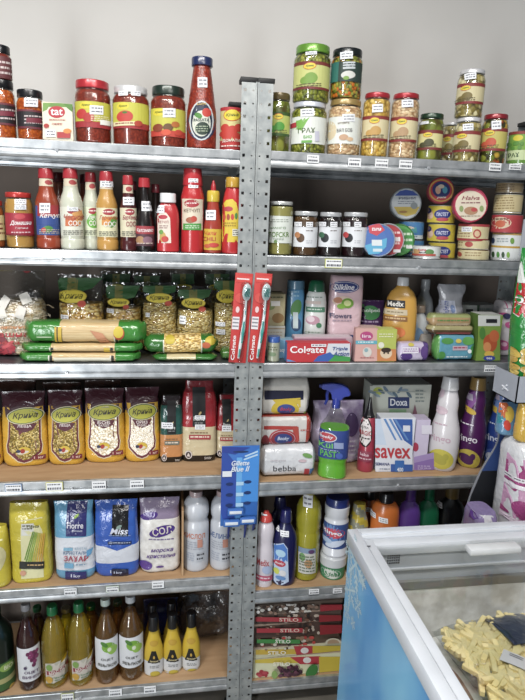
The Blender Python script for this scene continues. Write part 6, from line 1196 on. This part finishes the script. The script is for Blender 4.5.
fb('latch_mark', [(FX0+.026, FY1-.088, FZ-.0006, FX0+.036, FY1-.085, FZ+.0004, '#3c3e44')])
# liner with a raised collar and frosted walls
yl = FY1-.072
mb = MB()
x0, x1, y0_, y1_ = FX0+.050, FX1-.05, FY0+.075, yl
mb.box(x0-ox-.004, y0_-oy, .30, x0-ox, y1_-oy, .84, 'frost'); mb.box(x1-ox, y0_-oy, .30, x1-ox+.004, y1_-oy, .84, 'frost')
mb.box(x0-ox, y0_-.004-oy, .30, x1-ox, y0_-oy, .84, 'frost'); mb.box(x0-ox, y1_-oy-.012, .30, x1-ox, y1_-oy-.004, .755, 'frost'); mb.box(x0-ox, y0_-oy, .296, x1-ox, y1_-oy, .302, 'frost')
mb.build('liner', fz, smooth=None)
fb('liner_collar', [(x0, y1_-.004, .755, x1, y1_, .862, '#bcc2ca'), (x0, y1_-.010, .798, x1, y1_-.003, .806, '#c8ccd2', .002), (x0, y1_-.014, .742, x1, y1_-.003, .768, '#8c8a86', .002)])  # darkest lower strip is the shadow band below the step, put in as colour
mb = MB()
g = at(388, 551, y1_-.004); g2 = at(400, 563, y1_-.004)
for i in range(6):
    for j in range(5): mb.box(g.x+(g2.x-g.x)*i/6-ox, y1_-.0055-oy, g2.z+(g.z-g2.z)*j/5, g.x+(g2.x-g.x)*(i+.55)/6-ox, y1_-.0035-oy, g2.z+(g.z-g2.z)*(j+.5)/5, '#3c3e44')
mb.build('vent_grille', fz, smooth=None)
# snowflake print on the blue side
def flake(u, v, r, arms=6, rot=0):
    c = onX(u, v, FX0+e-.0006); mb = MB(); X = FX0+e-.0008
    def seg(a, b, w):
        nonlocal X; X -= .000012
        d = (b-a).normalized(); n = Vector((-d.y, d.x))*w; mb.face([(X-ox, p.x-oy, p.y) for p in (a-n, b-n, b+n, a+n)], '#c4e0ea')
    C = Vector((c.y, c.z))
    for k in range(arms):
        t = rot+2*math.pi*k/arms; d = Vector((math.cos(t), math.sin(t))); seg(C, C+d*r, r*.05)
        for f in (.35, .55, .75):
            for s in (-1, 1):
                a = t+s*.9; seg(C+d*r*f, C+d*r*f+Vector((math.cos(a), math.sin(a)))*r*(.42-.3*f), r*.04)
    mb.build('snowflake_print', fz, smooth=None, weld=False)
for u, v, r, ro in ((356, 564, .075, .2), (350, 590, .05, .5), (358, 606, .03, .1), (349, 551, .035, .4), (363, 580, .028, .3), (347, 612, .03, 0), (366, 570, .02, 0), (353, 623, .02, .3)): flake(u, v, r, rot=ro)
# ---------------------------------------------------------------- frozen goods
ZB = .70
A = on(438, 628, ZB); B_ = on(520, 580, ZB); D_ = on(490, 712, ZB)
e1 = (B_-A); e1 = Vector((math.cos(.12), math.sin(.12), 0)); e2 = Vector((e1.y, -e1.x, 0))
l1 = .36; w1_ = .28; A.x += .004; A.y += .034
it = bpy.data.objects.new('frozen_fries_bag', None); COL.objects.link(it); cen = A+e1*w1_/2+e2*l1/2; it.location = (cen.x, cen.y, ZB-.10); it.rotation_euler = (0, 0, math.atan2(e1.y, e1.x))
tag(it, 'clear bag of pale frozen fries with navy header inside the freezer', 'frozen food')
def pil(x, y, h=.045):
    a, b = abs(x/(w1_/2)), abs(y/(l1/2)); return h*max(0, (1-a**3.2))**.4*max(0, (1-b**3.2))**.4
R = random.Random(11); mb = MB()
for i in range(470):
    x, y = R.uniform(-.48, .48)*w1_, R.uniform(-.48, .42)*l1; a = R.gauss(1.1, .7); L_ = R.uniform(.028, .045); z = .06+pil(x, y)*R.uniform(.5, .84)
    d = Vector((math.cos(a), math.sin(a), R.uniform(-.2, .2)))*L_; p = Vector((x, y, z)); s_ = .0064
    bm = bmesh.new(); bmesh.ops.create_cube(bm, size=1); bmesh.ops.bevel(bm, geom=bm.edges[:], offset=.12, segments=1, affect='EDGES')
    q = d.to_track_quat('X', 'Z').to_matrix().to_4x4(); mb.addbm(bm, 'friesmat', Matrix.Translation(p) @ q @ Matrix.Diagonal((L_*1.7, s_*2, s_*2, 1)))
o = mb.build('fries', it, smooth=None, weld=False); o['kind'] = 'stuff'
n_ = [noise.noise(Vector((i*.3, 0, 0))) for i in range(5)]
def top_(x, y, off=0): return Vector((x, y, .062+off+pil(x, y)+.004*noise.noise(Vector((x*22, y*22, 3)))))
us = [(-.5+i/30)*w1_ for i in range(31)]; vs_ = [(-.5+i/36)*l1 for i in range(37)]
mb = MB(); mb.grid(lambda a, b: top_(a, b), us, vs_, 'bagfilm'); mb.grid(lambda a, b: Vector((a, b, .0605-.8*pil(a, b))), us, vs_, 'bagfilm'); mb.build('clear_film', it)
mb = MB(); s2 = it.matrix_basis.inverted() if False else None
loc = lambda u, v: (Matrix.Rotation(-it.rotation_euler.z, 4, 'Z') @ Vector(on(u, v, ZB)-Vector((cen.x, cen.y, ZB))))
h0 = loc(490, 607); 
mb.grid(lambda a, b: top_(a, b, .0015), [(-.02+.51*i/14)*w1_ for i in range(15)], [(.12+.375*i/12)*l1 for i in range(13)], M('#1c2c48', 'film')); mb.build('header_print', it)
st = loc(517, 664); mb = MB(); mb.grid(lambda a, b: top_(st.x+a*math.cos(-.9)-b*math.sin(-.9), st.y+a*math.sin(-.9)+b*math.cos(-.9), .003), [-.035+.07*i/8 for i in range(9)], [-.02+.04*i/5 for i in range(6)], '#d0d0d4')
for k in range(2): mb.grid(lambda a, b: top_(st.x+a*math.cos(-.9)-b*math.sin(-.9), st.y+a*math.sin(-.9)+b*math.cos(-.9), .0036), [-.02+.03*i/4 for i in range(5)], [.006+.006*k, .0085+.006*k], '#4c4c58')
mb.build('price_sticker', it)
mb = MB(); pa = [loc(u, v) for u, v in ((490, 616), (494, 624), (506, 634), (516, 646))]; mb.tube([top_(p.x, p.y, .004) for p in pa], .0009, '#2c2c38', 6); mb.build('tie_string', it)
mb = MB(); b_ = Body([(0, .035, .12), (.01, .04, .13), (.05, .04, .13), (.06, .035, .12)], 3, .01, 20); b_.mesh(mb, 'brownfrozen', seg=30, dz=.02); o = mb.build('frozen_meat_pack', None, loc=(x0+.105, -.70, .612)); tag(o, 'brown frosty frozen pack along the left inner wall of the freezer', 'frozen food')
mb = MB(); b_ = Body([(0, .42, .22), (.02, .43, .228), (.29, .43, .228), (.305, .42, .22)], 5, .004, 9); b_.mesh(mb, 'frost', seg=60, dz=.02); o = mb.build('frozen_box', None, loc=((x0+x1)/2, -.64, .305)); tag(o, 'frost covered white carton lying flat on the freezer floor', 'frozen food')
for o_, zz in ((it, None),): pass
# ================================================================= cardboard display stand
ds = bpy.data.objects.new('display_stand', None); COL.objects.link(ds); YB = -.13
P0 = at(463, 522, YB); ds.location = (P0.x+.2, YB-.08, 0); tag(ds, 'blue and grey cardboard display stand with curved side, between freezer and right rack', 'display stand')
ox, oy = ds.location.x, ds.location.y
edge = [(460, 532), (463, 520), (467, 505), (472, 490), (479, 474), (487, 460), (494, 449), (498, 440), (500, 420), (502, 400)]
pts = [at(u, v, YB) for u, v in edge]; zlow = .0
xr = P0.x+.42
poly = [(pts[0].x, 0), *[(p.x, p.z) for p in pts], (xr, pts[-1].z), (xr, 0)]
mb = MB(); bm = bmesh.new(); fs = bm.faces.new([bm.verts.new((x-ox, YB-oy, z)) for x, z in poly]); r = bmesh.ops.extrude_face_region(bm, geom=[fs])
for v in r['geom']:
    if isinstance(v, bmesh.types.BMVert): v.co.y += .004
bmesh.ops.triangulate(bm, faces=bm.faces); mb.addbm(bm, '#8c9098'); mb.build('back_panel', ds, smooth=None)
zs = at(480, 471, YB).z; zt_ = at(500, 432, YB).z
def xe(z):
    for a, b in zip(pts, pts[1:]):
        if a.z <= z <= b.z: return a.x+(b.x-a.x)*(z-a.z)/(b.z-a.z)
    return pts[0].x
mb = MB(); n = 8
for (za, zb2, c) in ((.3, zs, '#15181f'), (zs, zt_, '#24427c'), (zt_, pts[-1].z, '#2c4c80')):
    for i in range(n):
        a, b = za+(zb2-za)*i/n, za+(zb2-za)*(i+1)/n
        mb.face([(xe(a)+.003-ox, YB-.001-oy, a), (xr-ox, YB-.001-oy, a), (xr-ox, YB-.001-oy, b), (xe(b)+.003-ox, YB-.001-oy, b)], c)
mb.build('printed_panel', ds, smooth=None)
def tray(zb2, h, yf, xa, c, name='tray'):
    mb = MB(); mb.box(xa-ox, yf-oy, zb2, xr-ox, yf+.003-oy, zb2+h, c); mb.box(xa-ox, yf-oy, zb2, xa+.003-ox, YB-.001-oy, zb2+h, c); mb.box(xr-.003-ox, yf-oy, zb2, xr-ox, YB-.001-oy, zb2+h, c); mb.box(xa-ox, yf-oy, zb2, xr-ox, YB-.001-oy, zb2+.003, c); mb.build(name, ds, smooth=None)
YT = -.25
a1 = at(503, 366, YB); a2 = at(508, 391, YB); a1.x = .948
tray(a2.z, a1.z-a2.z, YT, a1.x, '#a8aeba')
zlo = .735; YT = -.295
tray(zlo, .03, YT, P0.x-.06, '#2c4470', 'lower_tray')
mb = MB(); mb.box(P0.x-.06-ox, YT+.004-oy, 0, xr-ox, YB-.002-oy, zlo, '#24365c'); mb.build('base', ds, smooth=None)
L_ = MB(); L_.tube([(a1.x-.002-ox, YB-.05-oy, a1.z-.045), (a1.x-.002-ox, YB-.08-oy, a1.z-.052)], .0025, '#d8dce4', 6); L_.tube([(a1.x-.002-ox, YB-.055-oy, a1.z-.055), (a1.x-.002-ox, YB-.072-oy, a1.z-.038)], .0025, '#d8dce4', 6); L_.build('star_print', ds)
h0 = at(518, 256, YB-.03); h1 = at(518, 219, YB-.03); mb = MB(); mb.box(h0.x+.004-ox, YB-.03-oy, h0.z, xr-ox, YB-.027-oy, h1.z, '#a4a8b2'); mb.box(xr-.03-ox, YB-.03-oy, pts[-1].z-.02, xr-ox, YB-oy, h1.z, '#a4a8b2'); mb.build('header_panel', ds, smooth=None)
def chips(L, it, b):
    L.mk = 'film'; L.ell(528, 300, 17, 19, '#d8d8d4'); L.ell(528, 300, 16, 18, '#b81c20'); L.text('Roxy', 527, 301, 26, 13, '#f0eeec', it=True, rot=-.15); L.poly([(520, 270), (530, 262), (530, 284), (521, 284)], '#d8dcd8'); R = random.Random(2)
    for i in range(14): L.ell(516+R.uniform(-6, 14), 356+R.uniform(-9, 20), 5, 3.6, R.choice(['#d0b044', '#dcc060', '#c09c38']), rot=R.uniform(-1, 1))
chb = bag('chips_bag', 'big green crisps bag with red circle standing in the grey display tray', 'crisps', (510, 558, 248), a2.z+.004, YB-.108, .09, lambda t, z: '#1c8834', chips, amp=.004, n=2.5, shape=[(0, .66, .6), (.1, .7, .8), (.3, .84, 1), (.5, .97, .95), (.75, .98, .8), (.9, .97, .4), (.97, 1, .1), (1, 1, .04)])
cbg = [o for o in COL.objects if o.name == 'chips_bag'][0]; pass
def tp(L, it, b):
    L.mk = 'film'; L.rect(491, 461, 560, 524, '#cf9cc0'); L.rect(491, 440, 560, 461, '#d8dade')
    L.poly([(495, 462), (507, 464), (508, 474), (496, 472)], '#7c2c6c'); L.text('dea', 501.5, 467.5, 10, 6, '#ecd8e4'); L.poly([(513, 468), (545, 466), (545, 492), (518, 494), (513, 484)], '#a03c7c'); L.rect(516, 480, 526, 484, '#ece8f0'); L.rect(516, 487, 526, 491, '#ece8f0'); L.lines(517, 480.6, 525, 483.4, 1, '#6c6c78')
    L.ell(503, 513, 12, 6, '#a03c7c', rot=.4); L.ell(524, 511, 8, 10, '#a03c7c', rot=-.4); L.ell(512, 522, 8, 3, '#d8c8d8')
tpk = bag('toilet_paper_pack', 'large white and pink toilet paper pack standing in front of the curved stand', 'toilet paper', (499, 569, 438), .7385, YT+.008, .145, lambda t, z: '#d8dade', tp, amp=.004, n=4, shape=[(0, .92, .9), (.02, .98, 1), (.9, 1, 1), (.96, .96, .9), (1, .85, .7)])
def pp(L, it, b):
    L.mk = 'film'; L.poly([(470, 503), (492, 501), (494, 524), (484, 522)], '#d4d4dc'); L.ell(487, 509, 5.5, 4.6, '#8c9094', rot=.2); L.poly([(464, 506), (470, 504), (484, 522), (464, 526)], '#5c2c90')
bag('tissue_pack', 'purple and white tissue pack low beside the pink toilet paper', 'tissue pack', (466, 487, 508), .7385, YT+.01, .10, lambda t, z: '#8c7cac', pp, amp=.003, n=4, shape=[(0, .92, .9), (.05, 1, 1), (.85, 1, 1), (1, .9, .8)])
def kd(L, it, b): L.mk = 'film'; L.ell(505, 410, 5, 10, '#c8642c', rot=.4); L.ell(510, 415, 4, 8, '#d8b83c', rot=.2); L.ell(500, 420, 4, 6, '#2c8c9c', rot=.4); L.ell(507, 425, 3, 5, '#c83c2c')
ztp = tpk.top+.0005
bag('snack_bag', 'blue snack bag with orange and green print on the toilet paper pack', 'snack', (497, 516, 402), ztp, YT+.10, .05, lambda t, z: '#5c8cb0', kd, amp=.004)
bag('snack_bag', 'yellow snack bag at the right edge beside the blue one', 'snack', (516, 545, 398), ztp, YT+.04, .05, lambda t, z: '#d0a830', None, amp=.004)
